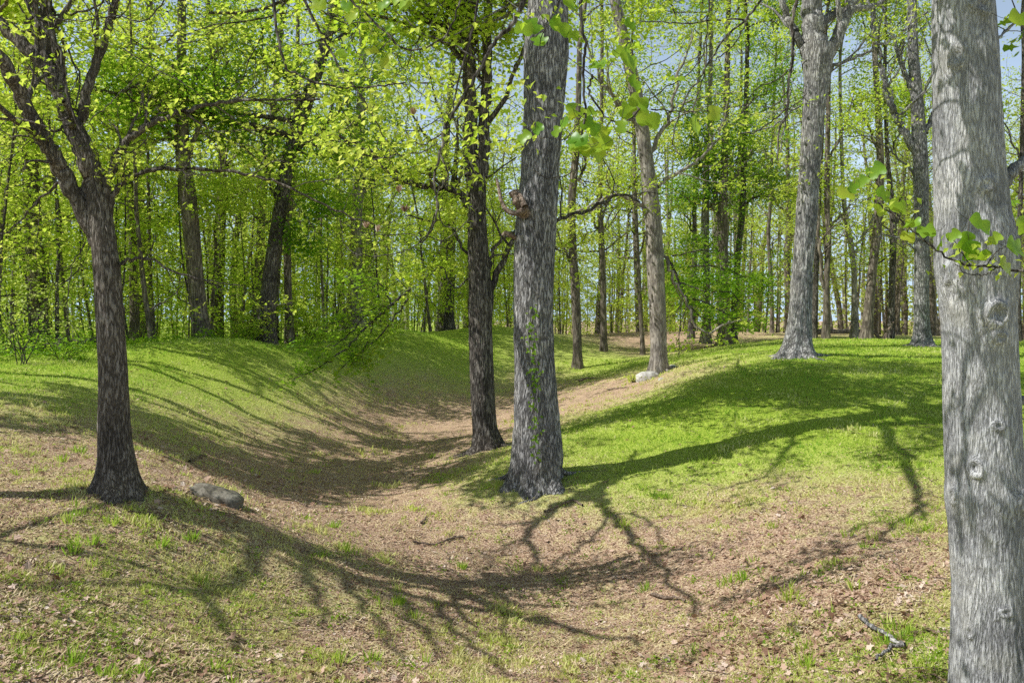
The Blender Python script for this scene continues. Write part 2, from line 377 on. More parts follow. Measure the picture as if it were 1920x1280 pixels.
def leaves(name, C, size, m, tpl, rs, upb=.7, droop=.3, fr=None, tint=None):
    C = np.asarray(C, float); n = len(C); T, Fs = TPL[tpl]; size = np.broadcast_to(size, (n,))
    ax, bx, cx = frames(n, rs, upb, droop) if fr is None else fr
    V = C[:, None] + size[:, None, None] * (T[None, :, 0:1] * ax[:, None] + T[None, :, 1:2] * bx[:, None] + T[None, :, 2:3] * cx[:, None])
    k = len(T); fl = np.concatenate([np.array(f) for f in Fs]); cn = [len(f) for f in Fs]
    idx = (np.arange(n)[:, None] * k + fl[None]).ravel()
    tint = np.repeat(rs.random(n) if tint is None else tint, len(Fs))
    return raw_mesh(name, V.reshape(-1, 3), idx, np.tile(cn, n), m, tint)
def sprays(tips, per, rad, rs, flat=.35):
    tips = np.asarray(tips); n = len(tips)
    k = rs.poisson(per * (.4 + 1.2 * rs.random(n)))
    C = np.repeat(tips, k, axis=0)
    o = rs.normal(0, 1, C.shape) * rad * .55; o[:, 2] *= flat
    return C + o

# ------------------------------------------------------------------ ground sheet
def axis(lo, hi, fine_lo, fine_hi, step, g):
    a = list(np.arange(fine_lo, fine_hi, step)); s = step; v = a[-1]
    while v < hi: s = min(s * g, 30); v += s; a.append(v)
    s = step; v = a[0]
    while v > lo: s = min(s * g, 30); v -= s; a.insert(0, v)
    return np.array(a)
ax_ = axis(-700, 700, -5, 6, .07, 1.035); ay_ = axis(-60, 900, 5, 15, .07, 1.03)
X, Y = np.meshgrid(ax_, ay_); Z = gz(X.ravel(), Y.ravel()); X = X.ravel(); Y = Y.ravel()
nx, ny = len(ax_), len(ay_)
i = np.arange(nx * ny).reshape(ny, nx)
Q = np.stack([i[:-1, :-1], i[:-1, 1:], i[1:, 1:], i[1:, :-1]], -1).reshape(-1, 4)
gm = raw_mesh('ground', np.stack([X, Y, Z], 1), Q.ravel(), np.full(len(Q), 4), M['ground'], smooth=True)
ga = gm.attributes.new('green', 'FLOAT', 'POINT'); GV = green(X, Y); ga.data.foreach_set('value', GV.astype(np.float32))
tag(link('ground', gm), 'grassy ditch and banks with bare leaf strewn patches', 'ground', kind='structure')
del X, Y, Z, Q

# ------------------------------------------------------------------ grass and litter (stuff)
def scatter(n, dmin, dmax, rs, pw=1.5):
    u = rs.random(n); d = (dmin ** (1-pw) + u * (dmax ** (1-pw) - dmin ** (1-pw))) ** (1 / (1-pw))
    px = rs.uniform(-500, 2420, n); return (px - CX) / F * d, d
def grass_patch(name, n, dmin, dmax, size, seed, thr, label, pw=1.2):
    rs = np.random.default_rng(seed)
    x, y = scatter(n, dmin, dmax, rs, pw)
    g = green(x, y); cl = fbm(x * 1.3, y * 1.3, 0.0, 21) * .5 + fbm(x * 6, y * 6, 0.0, 31, 2) * .5
    w = sm(thr, thr + .25, g * .75 + cl)
    keep = rs.random(n) < w * np.where(g > .75, 1, .85) + .035
    x, y, g, cl = x[keep], y[keep], g[keep], cl[keep]; n = len(x)
    z = gz(x, y) - .005
    s = size * (.5 + rs.random(n)) * (1 + 1.0 * sm(.62, .8, cl)) * (y / 12) ** .35
    up = np.stack([rs.normal(0, .55, n), rs.normal(0, .55, n), np.ones(n)], 1); up /= np.linalg.norm(up, axis=1)[:, None]
    a = rs.random(n) * 6.28; b = np.stack([np.cos(a), np.sin(a), np.zeros(n)], 1)
    bx = np.cross(up, b); bx /= np.linalg.norm(bx, axis=1)[:, None]
    wf = (1.0 + y / 14)[:, None]
    me = leaves(name, np.stack([x, y, z], 1), s, M['grass'], 'blade', rs, fr=(up, bx * wf * 1.15, np.cross(up, bx)), tint=rs.random(n) * .75 + .62 * (1 - sm(.35, .95, g)) * (.3 + .9 * rs.random(n)) + .5 * (cl - .5) + .10 + .7 * (fbm(x * .8, y * .8, 0.0, 83, 2) - .5))
    tag(link(name, me), label, 'grass', kind='stuff'); return n
TPL['blade'] = (np.array([(0,-.06,0),(.6,-.04,.0),(1,0,.12),(.6,.04,0),(0,.06,0)]), [(0,1,2,3,4)])
grass_patch('grass', 600000, 4.5, 34, .040, 11, .69, 'short spring grass on the lawn and ditch banks')

def litter(n, seed):
    rs = np.random.default_rng(seed); x, y = scatter(n, 4.3, 26, rs, 1.8)
    g = green(x, y); keep = rs.random(n) < np.clip(1.25 - g * 1.3, .03, 1); x, y = x[keep], y[keep]
    c = np.stack([x, y, gz(x, y) + .006], 1)
    s = .018 + .03 * rs.random(len(x)) ** 2 
    me = leaves('leaf_litter', c, s, M['litter'], 'kite', rs, upb=1.6, droop=0)
    tag(link('leaf_litter', me), 'dry brown leaf scraps scattered over the bare soil', 'leaf litter', kind='stuff')
litter(190000, 5)
def straw(n, seed):
    rs = np.random.default_rng(seed); x, y = scatter(n, 4.3, 24, rs, 1.6); g = green(x, y); cl = fbm(x * 3, y * 3, 0.0, 61, 3)
    keep = rs.random(n) < sm(.40, .62, cl) * np.clip(1.15 - g, .1, .9); x, y = x[keep], y[keep]; n = len(x)
    c = np.stack([x, y, gz(x, y) + .008], 1); a = rs.random(n) * 6.28; ax = np.stack([np.cos(a), np.sin(a), rs.uniform(.05, .7, n)], 1); ax /= np.linalg.norm(ax, axis=1)[:, None]
    bx = np.cross(ax, np.array([0, 0, 1.0])); bx /= np.linalg.norm(bx, axis=1)[:, None]
    me = leaves('dry_grass', c, rs.uniform(.03, .09, n), M['straw'], 'blade', rs, fr=(ax, bx * 1.2, np.cross(ax, bx)))
    tag(link('dry_grass', me), 'pale dead grass and straw matted over the bare soil', 'dry grass', kind='stuff')
straw(120000, 6)
def fallen(n, seed):
    rs = np.random.default_rng(seed); x, y = scatter(n, 4.3, 22, rs, 1.5); g = green(x, y); cl = fbm(x * .9, y * .9, 0.0, 63, 3)
    near = np.exp(-((x - 2.6) ** 2 + (y - 7.3) ** 2) / 1.6) + np.exp(-((x + 3.6) ** 2 + (y - 9.2) ** 2) / .5)
    keep = rs.random(n) < np.clip(sm(.45, .75, cl) * (1.1 - g) * .6 + near * .9, 0, 1); x, y = x[keep], y[keep]; n = len(x)
    me = leaves('fallen_leaves', np.stack([x, y, gz(x, y) + .012], 1), rs.uniform(.035, .085, n), M['litter'], 'maple', rs, upb=.7, droop=0)
    tag(link('fallen_leaves', me), 'curled pale dead leaves drifted over the bare patches', 'fallen leaves', kind='stuff')
fallen(30000, 8)

def debris(n, seed):
    rs = np.random.default_rng(seed); T = Tubes(); x, y = scatter(n, 4.5, 26, rs, 1.4)
    z = gz(x, y)
    for i in range(n):
        L = rs.uniform(.06, .34) * (1 if rs.random() < .85 else 2.2); a = rs.random() * 6.28; u = np.array([math.cos(a), math.sin(a)]); v = np.array([-u[1], u[0]]); t = np.linspace(-.5, .5, 4) * L
        q = np.array([x[i], y[i]]) + t[:, None] * u + v * rs.normal(0, L * .06, 4)[:, None]; r = rs.uniform(.0015, .005)
        T.add(np.column_stack([q, np.full(4, z[i] + r + .006) + rs.uniform(0, .012)]), np.full(4, r), k=3)
    tag(link('scattered_twigs', T.mesh('scattered_twigs', M['wood'])), 'countless tiny broken twigs strewn over the ground', 'twigs', kind='stuff')
debris(2600, 79)
def tufts():
    rs = np.random.default_rng(77)
    spots = [(1370,900),(1520,870),(1620,900),(1390,1030),(1180,950),(1210,920),(1240,930),(1130,1110),(1210,1110),(1280,1230),(1300,1225),(130,1240),(20,1200),
             (935,870),(945,890),(40,1085),(110,1080),(200,1085),(370,1095),(590,1150),(600,1240),(1650,980),(1700,985),(1640,1010),(1560,1140),(1500,1010),(1600,960),
             (700,1240),(560,900),(820,905),(1100,1200),(1420,870),(1010,1090),(230,1270),(330,1260),(1340,1250),(1740,1240),(1350,985),(1450,990)]
    for _ in range(46):
        u, v = rs.uniform(0, 1780), rs.uniform(850, 1290)
        for _ in range(rs.integers(1, 7)): spots.append((u + rs.normal(0, 28), min(1295, max(840, v + rs.normal(0, 12)))))
    C, A, S = [], [], []
    for a, b in spots:
        p = hit(a, b); k = rs.integers(5, 42); h = rs.uniform(.035, .12)
        for _ in range(k):
            o = rs.normal(0, .035, 2); C.append([p[0] + o[0], p[1] + o[1], p[2] - .01])
            A.append(nrm(np.array([o[0] * 9 + rs.normal(0, .2), o[1] * 9 + rs.normal(0, .2), 1.0]))); S.append(h * (.5 + .8 * rs.random()))
    A = np.array(A); b = rs.normal(0, 1, A.shape); bx = np.cross(A, b); bx /= np.linalg.norm(bx, axis=1)[:, None]
    me = leaves('grass_tufts', C, np.array(S), M['grass'], 'blade', rs, fr=(A, bx, np.cross(A, bx)))
    tag(link('grass_tufts', me), 'taller green grass tufts dotted over the bare ground', 'grass', kind='stuff')
tufts()
def weeds():
    rs = np.random.default_rng(78); C, S = [], []
    spots = [(1720,1000),(1735,995),(1705,1005),(1480,1065),(1465,1210),(1480,1200),(430,1090),(320,925),(290,900),(1160,1065),(1150,1070),(620,1150),(1390,1000),(1470,960),(1430,890),(1640,1150)]
    for _ in range(420): spots.append((rs.uniform(0, 1780), rs.uniform(800, 1290)))
    for a, b in spots:
        p = hit(a, b)
        for _ in range(rs.integers(4, 14)):
            o = rs.normal(0, .05, 2); C.append([p[0] + o[0], p[1] + o[1], p[2] + rs.uniform(.01, .05)]); S.append(rs.uniform(.02, .045))
    me = leaves('ground_weeds', C, np.array(S), M['leaf_dark'], 'fold', rs, upb=1.3, droop=0)
    tag(link('ground_weeds', me), 'small broad leaved weeds and clover in the turf', 'weeds', kind='stuff')
weeds()

# ------------------------------------------------------------------ trees
def profile_trunk(prof, d, rs, k=64, dz=.04, bark=.012, flare=.18, fh=.45, lobes=5, knots=(), lean=0.0, ridge=16, top=None):
    """closed surface through a list of (row, left, right) at distance d; returns verts, quads"""
    prof = sorted(prof, key=lambda q: -q[0])
    z = np.array([(HY - q[0]) / F * d for q in prof]); cx = np.array([((q[1] + q[2]) / 2 - CX) / F * d for q in prof]); r = np.array([(q[2] - q[1]) / 2 / F * d for q in prof])
    z = np.concatenate([[z[0] - .35], z]); cx = np.concatenate([[cx[0]], cx]); r = np.concatenate([[r[0] * 1.15], r])
    zz = np.arange(z[0], z[-1], dz)
    cc = np.interp(zz, z, cx); rr = np.interp(zz, z, r)
    ker = np.ones(7) / 7; pad = lambda a: np.convolve(np.pad(a, 3, 'edge'), ker, 'valid')
    cc, rr = pad(cc), pad(rr)
    th = np.arange(k) * 2 * math.pi / k
    TH, ZZ = np.meshgrid(th, zz); RR = rr[:, None] * np.ones(k)
    z0 = z[1]; e = np.exp(-np.maximum(ZZ - z0 + .15, 0) / fh)
    ph = rs.random(4) * 6.28
    lob = .5 * np.cos(lobes * TH + ph[0]) + .35 * np.cos((lobes - 2) * TH + ph[1]) + .15 * np.cos((lobes + 4) * TH + ph[2])
    RR = RR * (1 + flare * e * (lob + .25) + .9 * flare * np.clip(z0 + .06 - ZZ, 0, .3) * (1 + lob) + .05 * (fbm(np.cos(TH) * 1.5 + 9, np.sin(TH) * 1.5, ZZ * .9, 4) - .5) * 2)
    rm = rr.mean(); RR = RR - bark * .8 - rr[:, None] * .035
    nzv = fbm(np.cos(TH) * rm * ridge + 50, np.sin(TH) * rm * ridge + 50, ZZ * ridge * .14, 8, 3)
    RR = RR + bark * (1 - np.abs(nzv * 2 - 1) * 2.2) + bark * .8 * (fbm(np.cos(TH) * rm * ridge * 2.6, np.sin(TH) * rm * ridge * 2.6, ZZ * ridge * .5, 18, 2) - .5)
    for (kx, ky, kw, kh, amp) in knots:
        kz = (HY - ky) / F * d; c0 = np.interp(kz, zz, cc); r0 = np.interp(kz, zz, rr)
        s = np.clip(((kx - CX) / F * d - c0) / r0, -.97, .97); t0 = -math.pi / 2 + math.asin(s)
        dt = (TH - t0 + math.pi) % (2 * math.pi) - math.pi
        q = (.75 + .5 * fbm(TH * 5, ZZ * 14, 0.0, int(kx) % 97, 3)) * np.sqrt((dt * r0 / (kw / F * d)) ** 2 + ((ZZ - kz) / (kh / F * d)) ** 2)
        RR = RR + 1.5 * amp * (np.exp(-(q / 1.5) ** 2) * .8 + .45 * np.exp(-((q - 1) / .3) ** 2) * (.25 + 1.5 * fbm(TH * 9, ZZ * 30, 0.0, 33, 2)) - .8 * np.exp(-(q / .45) ** 2))
    ly = lean * (ZZ - z0)
    V = np.stack([cc[:, None] + RR * np.cos(TH), d + ly + RR * np.sin(TH), ZZ], -1).reshape(-1, 3)
    n = len(zz); i = np.arange(n * k).reshape(n, k)
    Q = np.stack([i[:-1], np.roll(i[:-1], -1, 1), np.roll(i[1:], -1, 1), i[1:]], -1).reshape(-1, 4)
    return V, Q, (zz, cc, rr)

def limb(pts, w0, w1, d=None, sub=6, jit=0.0, rs=None):
    """pixel polyline [(px,py[,d])] -> world points and radii from pixel widths"""
    p = np.array([P(q[0], q[1], q[2] if len(q) > 2 else d) for q in pts]); c = catmull(p, sub)
    if rs is not None: c[1:-1] += rs.normal(0, jit, c[1:-1].shape)
    f = np.linspace(0, 1, len(c)) ** .8
    r = (w0 * (1 - f) + w1 * f) / 2 / F * c[:, 1]
    return c, r

def build_tree(name, label, prof, d, m='bark_grey', limbs=(), knots=(), leafm='leaf', seed=1, k=48, dz=.06, bark=.012, flare=.18, fh=.4, lobes=5,
               crown=None, top=None, wl=(), group=None, leaf=(.09, 9, .35), extra=None, ridge=16, twigs=True, lean=0.0, twk=(3, 3), sink=0, roots=0, rootw=.06):
    """prof: rows; limbs: list of (pts, w0, w1, leafy, nsub) ; top: (height, n limbs, length) grown above the last row"""
    rs = np.random.default_rng(seed)
    V, Q, (zz, cc, rr) = profile_trunk(prof, d, rs, k, dz, bark, flare, fh, lobes, knots, lean, ridge)
    base = np.array([cc[6], d, zz[0] + .35])
    T = Tubes(); tips = []
    for q in range(roots):
        az = q * 6.283 / roots + rs.uniform(-.35, .35); rr0 = rr[10] * .75; Lr = rs.uniform(.25, .7) * (1 + rr0); m_ = 9
        s_ = np.linspace(0, 1, m_); az_ = az + np.cumsum(rs.normal(0, .07, m_)); rad_ = rr0 + s_ * Lr
        xr, yr = cc[10] + rad_ * np.cos(az_), d + rad_ * np.sin(az_); w_ = rootw * (1 - s_) ** .8 + .006
        T.add(np.stack([xr, yr, gz(xr, yr) + -w_ * .15 + .12 * np.exp(-s_ * 7) - .025 * s_], 1), w_ * (1 + .12 * rs.normal(0, 1, m_)), k=8)
    for L in limbs:
        c, r = limb(L[0], L[1], L[2], d, rs=rs, jit=.012 * d / 10)
        T.add(c, r)
        ns = L[4] if len(L) > 4 else 4; lf = L[3]
        tl = []
        ln = np.linalg.norm(np.diff(c, axis=0), axis=1).sum()
        for q in range(ns):
            i = int((.2 + .8 * (q + rs.random()) / max(ns, 1)) * (len(c) - 1)); i = min(len(c) - 1, max(1, i))
            t = nrm(c[i] - c[i - 1]); s = nrm(np.cross(t, rs.normal(0, 1, 3)))
            sl = L[5] if len(L) > 5 else max(.3, ln * .3)
            grow(T, tl, c[i], nrm(t + s * .9), sl * (.5 + .8 * rs.random()), max(.004, r[i] * .5), 1, rs, kids=(twk[0],), wig=.22)
        if ns: tl.append(c[-1])
        tl = np.array(tl) if tl else np.zeros((0, 3)); 
        if len(tl): tl = tl[rs.random(len(tl)) < lf]
        tips += list(tl)
    seen_ = []
    for (wp, r0_, r1_, ns, lf) in wl:
        wp = [np.array(q_, float) for q_ in wp]
        if not any(np.linalg.norm(wp[0] - s_) < .45 for s_ in seen_):
            zt = min(wp[0][2] - .7, zz[-1] - .2); wp = [np.array([np.interp(zt, zz, cc), d + lean * (zt - zz[6]), zt])] + wp
        cw = catmull(wp, 6); cw[1:-1] += rs.normal(0, .035, cw[1:-1].shape); seen_ += list(cw); T.add(cw, np.linspace(r0_, r1_, len(cw))); tl = []
        for q in range(ns):
            i = int((.15 + .8 * (q + rs.random()) / ns) * (len(cw) - 1)); i = min(len(cw) - 1, max(1, i)); tq = nrm(cw[i] - cw[i - 1]); sq = nrm(np.cross(tq, rs.normal(0, 1, 3)))
            grow(T, tl, cw[i], nrm(tq + sq), rs.uniform(.5, 1.3), max(.006, r1_ * .7), 1, rs, kids=(3,), wig=.2)
        tips += [q for q in tl if rs.random() < lf]
    if top:
        H, nl, ll = top[:3]; lfy = top[3] if len(top) > 3 else 1.0
        p = np.array([cc[-1], d + lean * (zz[-1] - zz[6]), zz[-1]]); r0 = rr[-1]; pts_ = [p.copy() - np.array([0, 0, .1])]; dirv = nrm(np.array([(cc[-1] - cc[-20]) , 0, zz[-1] - zz[-20]]))
        n = 14
        for q in range(n):
            dirv = nrm(dirv + rs.normal(0, .05, 3) + np.array([0, 0, .1])); pts_.append(pts_[-1] + dirv * H / n)
        pts_ = np.array(pts_); rad = np.linspace(r0, .03, len(pts_)); T.add(pts_, rad, k=16)
        tt = []
        for q in range(nl):
            f = (q + rs.random()) / nl; i = min(n, int(f * n) + 1); a = q * 2.4 + rs.random() * .8
            dv = nrm(np.array([math.cos(a), math.sin(a), .35 + .6 * rs.random()]))
            grow(T, tt, pts_[i], dv, ll * (1.1 - .6 * f), rad[i] * .45, 2, rs, kids=(5, 4), up=.2)
        tt = np.array(tt); tt = tt[rs.random(len(tt)) < lfy]; tips += list(tt)
    if extra:  # branches along the trunk, also above the frame: (zfrac list, length, leafy)
        for (zf, az, ln, rad0, up, lfy) in extra:
            zt = (HY - zf) / F * d; x = np.interp(zt, zz, cc); tl = []
            dv = nrm(np.array([math.cos(R(az)), math.sin(R(az)), up]))
            grow(T, tl, np.array([x, d, zt]), dv, ln, rad0, 2, rs, kids=(5, 4), up=.1)
            tl = np.array(tl); tips += list(tl[rs.random(len(tl)) < lfy])
    t = thing(name, label, 'tree', base, group)
    Fq = Q
    if T.n:
        Vt = np.concatenate(T.V); Ft = np.concatenate(T.F) + len(V)
        V = np.vstack([V, Vt]); Fq = np.vstack([Q, Ft])
    link('trunk', raw_mesh('trunk', V - base, Fq.ravel(), np.full(len(Fq), 4), M[m], smooth=True), t)
    if len(tips) and leaf[1] > 0:
        C = sprays(np.array(tips), leaf[1], leaf[2], rs)
        C = C[(C[:, 2] > gz(C[:, 0], C[:, 1]) + .15)]
        link('crown', leaves('crown', C - base, leaf[0] * (.6 + .7 * rs.random(len(C))), M[leafm], 'maple' if d < 14 else 'fold', rs), t)
    return t
EL, SL = 50, .24
Ld = nrm(np.array([math.cos(R(EL)), SL * math.cos(R(EL)), -math.sin(R(EL))]))
def lift(q, h0, h1):
    n = len(q); return [hit(a, b_) - Ld / -Ld[2] * -1 * 0 + (-Ld / abs(Ld[2])) * (h0 + (h1 - h0) * i / max(1, n - 1)) for i, (a, b_) in enumerate(q)]  # limb points raised along the sun ray from wanted ground shadows
# ---- foreground and middle trees, traced from the picture, some limbs shaped for their shadows
build_tree('tree', 'dark brown forked tree in the left foreground, splitting into several limbs at head height', 
  [(928,168,272),(912,174,268),(895,179,262),(870,185,256),(840,185,249),(800,184,244),(700,186,239),(600,181,232),(500,176,225),(440,170,216),(400,163,210),(365,162,207)], 9.0, 'bark_brown',
  limbs=[([(186,455),(172,425),(146,375,8.95),(117,322,8.85),(96,285,8.75),(74,248,8.65),(40,182,8.45),(5,115,8.2),(-60,20,7.9),(-120,-120,7.6)],36,22,.12,4,1.0),
         ([(186,405),(175,325),(146,255),(122,202),(103,152),(84,122),(45,84),(0,45),(-60,-10)],46,20,.15,4,1.0),
         ([(108,160),(92,120),(85,60),(84,0),(75,-110),(60,-260)],30,18,.12,4,1.2),
         ([(150,225),(166,172),(182,115),(203,50),(215,0),(235,-80),(250,-200)],20,11,.2,4,.9),
         ([(196,395),(200,350),(222,285),(262,245),(320,218),(400,196),(480,188),(600,186)],20,4,.4,9,.8),
         ([(200,420),(212,365),(240,335),(300,316),(400,320),(480,330),(545,352),(640,400),(700,420)],13,2.5,.35,9,.7),
         ([(224,498),(240,488),(285,487),(330,510),(400,527),(458,535)],8,2,.15,4,.4),
         ([(222,560),(250,590),(330,550),(340,520)],3,1.5,.0,2,.3),
         ([(160,455),(135,500),(125,570),(132,640)],3,1.5,0,2,.3),
         ([(112,340),(70,380),(20,430),(-20,450)],6,2,.5,3,.6),
         ([(140,230),(95,245),(40,255),(-20,260)],7,3,.6,3,.6),
         ([(95,0),(110,60),(150,150),(130,240),(160,300)],6,2,.5,6,.5),
         ([(55,60),(50,40),(100,30),(170,20),(230,-30)],8,3,.5,4,.5)],
  roots=0, seed=11, k=72, dz=.03, bark=.006, flare=.5, fh=.2, leaf=(.05,13,.22), lobes=5, leafm='leaf', twk=(4,4))

build_tree('tree', 'thick grey oak in the centre with a broken stub and a creeper up its bark',
  [(912,944,1062),(895,950,1056),(880,953,1055),(860,956,1058),(800,961,1053),(700,964,1043),(600,962,1038),(500,962,1040),(400,966,1046),(340,974,1049),(300,976,1051),(200,981,1060),(100,980,1068),(0,990,1066),(-150,992,1064),(-330,1000,1062)], 13.0, 'bark_grey',
  wl=[(lift([(1760,790),(1650,797),(1500,806),(1400,830),(1290,850),(1200,870),(1120,922),(1080,932)],8.3,8.6),0.174,0.084,3,.0),
      (lift([(1080,932),(1040,955),(1010,975),(985,1005),(1006,1035),(1000,1065),(970,1090)],8.6,9.0),0.08,0.021,5,0),
      (lift([(1010,975),(960,985),(895,985)],8.7,9.0),0.036,0.011,4,0),(lift([(985,1005),(940,1030),(870,1050)],8.8,9.0),0.036,0.011,5,0),
      (lift([(1120,922),(1142,955),(1180,1000),(1230,1060),(1300,1155)],8.5,9.2),0.08,0.028,5,0),(lift([(1110,925),(1135,965),(1110,1015),(1040,1050),(1000,1090)],8.5,9.2),0.043,0.014,5,0),
      (lift([(1180,885),(1186,865),(1192,845)],8.4,8.6),0.065,0.028,2,0),(lift([(1150,960),(1220,980),(1240,1035)],8.6,9),0.036,0.014,5,0),
      (lift([(1650,797),(1700,870),(1725,950),(1740,975)],8.3,8.8),0.087,0.028,5,.1),(lift([(1725,950),(1640,1010),(1500,1060)],8.6,9.2),0.043,0.014,8,.1),
      (lift([(1500,806),(1440,880),(1330,930)],8.4,9),0.043,0.014,6,.1)],
  extra=[(-90,235,4.6,.09,.45,.03),(-140,278,4.8,.10,.5,.03),(-230,310,4.4,.09,.5,.04),(-200,200,3.6,.07,.6,.05),
         (-120,75,5.0,.09,.5,1),(-190,120,5.5,.09,.4,1),(-260,45,5,.09,.4,1),(-300,150,5,.08,.5,1),(-60,100,3.5,.06,.4,.8),(-300,60,6,.08,.5,1),(-80,165,4.6,.08,.35,1.5),(-110,130,5,.08,.3,1.5),(-170,175,5,.08,.3,1.5),(-220,100,5,.08,.3,1.5)],
  top=(5,9,3.6,.55), roots=4, rootw=.035, seed=23, k=150, dz=.022, bark=.017, flare=.42, fh=.28, lobes=6, leaf=(.10,24,.45), leafm='leaf', ridge=14)

build_tree('tree', 'dark double stemmed tree standing just behind and left of the thick central oak',
  [(838,882,946),(815,884,936),(800,884,931),(700,880,927),(600,878,923),(560,878,928),(520,878,922),(480,877,917),(400,875,912),(340,873,912),(300,872,914)], 17.0, 'bark_dark',
  limbs=[([(885,330),(882,240),(880,140),(884,40),(880,-80),(870,-220),(860,-380)],28,16,.9,6,2.4),
         ([(902,330),(908,240),(912,140),(915,40),(925,-80),(935,-240)],25,13,.9,6,2.4),
         ([(915,560),(935,505),(960,455),(990,430),(1040,412),(1100,395),(1160,365),(1200,380)],14,4,.5,6,1.2),
         ([(914,520),(925,470),(945,445),(975,428)],9,5,.1,2,.8),
         ([(882,390),(860,362),(825,352),(780,345),(735,325),(700,290),(650,262),(600,250)],17,4,.9,9,1.6),
         ([(890,480),(870,470),(850,430),(820,415),(760,405)],7,3,.8,4,1.2),
         ([(880,140),(850,90),(800,60),(740,40),(660,20)],14,5,.9,8,1.8),
         ([(915,60),(950,10),(1000,-40),(1060,-80)],14,6,.9,5,1.8),
         ([(878,520),(850,540),(830,500),(800,520)],3,2,.8,3,.8)],
  extra=[(100,190,5,.07,.4,1),(-20,165,5.5,.07,.4,1),(80,175,5,.07,.4,1),(40,150,5,.07,.4,1),(60,110,4.5,.07,.4,1),(20,205,4.5,.07,.4,1)],
  roots=7, rootw=.06, seed=31, k=72, dz=.045, bark=.016, flare=.35, fh=.3, leaf=(.10,16,.42), leafm='leaf', twk=(4,4))

build_tree('tree', 'pale grey tulip tree trunk with knots at the right edge, nearest the viewer',
  [(1340,1775,1950),(1280,1783,1940),(1200,1786,1932),(1100,1789,1926),(1000,1783,1922),(930,1774,1921),(900,1776,1918),(800,1774,1910),(700,1772,1904),(600,1768,1899),(560,1765,1900),(510,1757,1903),(460,1757,1906),(400,1757,1890),(300,1755,1879),(200,1753,1873),(100,1751,1868),(0,1750,1860),(-200,1752,1850),(-500,1760,1840),(-900,1770,1830)], 5.6, 'bark_tulip',
  limbs=[([(1880,350),(1900,320),(1930,290),(1990,240),(2080,180),(2200,120)],26,12,.3,3,.8),
         ([(1868,75),(1890,55),(1925,25),(1990,-20)],6,4,.3,2,.4),
         ([(1900,765),(1915,750),(1935,748)],16,10,0,0),
         ([(1840,-500),(1900,-640),(1990,-760)],50,20,.2,4,1.0)],
  knots=[(1812,30,17,14,.018),(1772,118,14,18,.016),(1815,356,12,11,.014),(1832,588,18,20,.03),(1838,632,11,9,.016),(1800,868,12,16,.02),(1890,925,26,18,.02),(1835,790,10,7,.012),(1798,1170,7,10,.013),(1846,1125,9,7,.010),(1822,1270,12,9,.012),(1762,515,8,16,.015),(1777,925,7,14,.014)],
  wl=[([np.array(q) for q in ((2.95,5.5,2.9),(2.3,5.15,2.75),(1.4,4.95,2.6),(.5,4.72,2.5),(-.5,4.5,2.6))],.03,.012,6,.22),  # unseen limbs above the frame, added to drop shadow streaks on the trunk
      ([np.array(q) for q in ((2.95,5.5,3.2),(2.4,5.3,3.1),(1.6,5.1,2.9),(.8,4.9,2.95),(-.8,4.55,3.1))],.035,.014,6,.22),
      ([np.array(q) for q in ((2.95,5.5,3.6),(2.0,5.2,3.3),(1.2,5.0,3.3),(0,4.75,3.4),(-1.4,4.5,3.6))],.04,.014,6,.22)],
  extra=[(-120,185,1.7,.03,.3,.8),(-220,215,2.0,.04,.3,.7),(-330,160,2.2,.04,.3,.8),(-430,200,2.6,.05,.3,.7),(-60,150,1.3,.02,.3,.6)],  # unseen leafy branches above the frame, added to dapple the trunk
  top=(6,9,3.0,.15), seed=41, k=280, dz=.011, bark=.0055, flare=.1, fh=.3, lobes=4, leaf=(.09,6,.3), leafm='leaf_tulip', ridge=34)

build_tree('tree', 'tall grey lawn tree with a flared base and three way fork',
  [(672,1449,1534),(664,1458,1528),(650,1467,1524),(630,1472,1522),(600,1478,1522),(500,1486,1524),(400,1492,1533),(300,1500,1539),(200,1505,1548),(150,1508,1557),(110,1503,1562),(85,1502,1562)], 21.0, 'bark_silver',
  limbs=[([(1516,110),(1500,75),(1484,45),(1466,5),(1440,-60),(1400,-160)],17,10,.5,3,2.4),
         ([(1528,120),(1524,60),(1520,0),(1516,-90),(1510,-200),(1505,-330)],48,24,.6,5,3.0),
         ([(1540,120),(1562,85),(1584,38),(1600,0),(1640,-90),(1690,-200)],28,14,.5,4,2.6),
         ([(1553,128),(1580,118),(1625,98),(1680,68),(1740,22)],8,4,.2,3,1.0),
         ([(1486,50),(1488,90),(1482,140),(1476,200),(1470,250),(1462,300)],6,2.5,.15,6,1.0),
         ([(1515,190),(1480,215),(1440,240),(1390,250)],5,2,.2,4,1.0)],
  roots=7, rootw=.07, seed=53, k=80, dz=.05, bark=.02, flare=.4, fh=.4, lobes=6, leaf=(.11,18,.55), leafm='leaf', ridge=9)

build_tree('tree', 'slender leaning tree with sunlit pale base behind the flat stone on the ditch edge',
  [(690,1216,1256),(680,1218,1253),(660,1219,1251),(600,1218,1250),(500,1212,1246),(400,1208,1240),(300,1199,1226),(200,1184,1211),(100,1164,1188),(0,1142,1164),(-100,1125,1145),(-200,1110,1128)], 25.0, 'bark_pale',
  limbs=[([(1240,440),(1210,395),(1160,365),(1110,385),(1050,410)],12,3,.6,6,1.4),
         ([(1242,470),(1262,520),(1285,560),(1320,625),(1370,600)],7,4,.7,5,1.3),
         ([(1232,350),(1262,330),(1310,300),(1350,250),(1370,180)],9,3,.9,7,2.0),
         ([(1200,240),(1160,200),(1120,130),(1090,60)],10,3,.9,6,2.2),
         ([(1210,300),(1250,230),(1270,150),(1300,60)],10,3,.9,6,2.2)],
  top=(4,7,4,1), roots=8, rootw=.06, seed=61, k=44, dz=.07, bark=.014, flare=.32, fh=.3, leaf=(.12,11,.5), leafm='leaf', ridge=8)

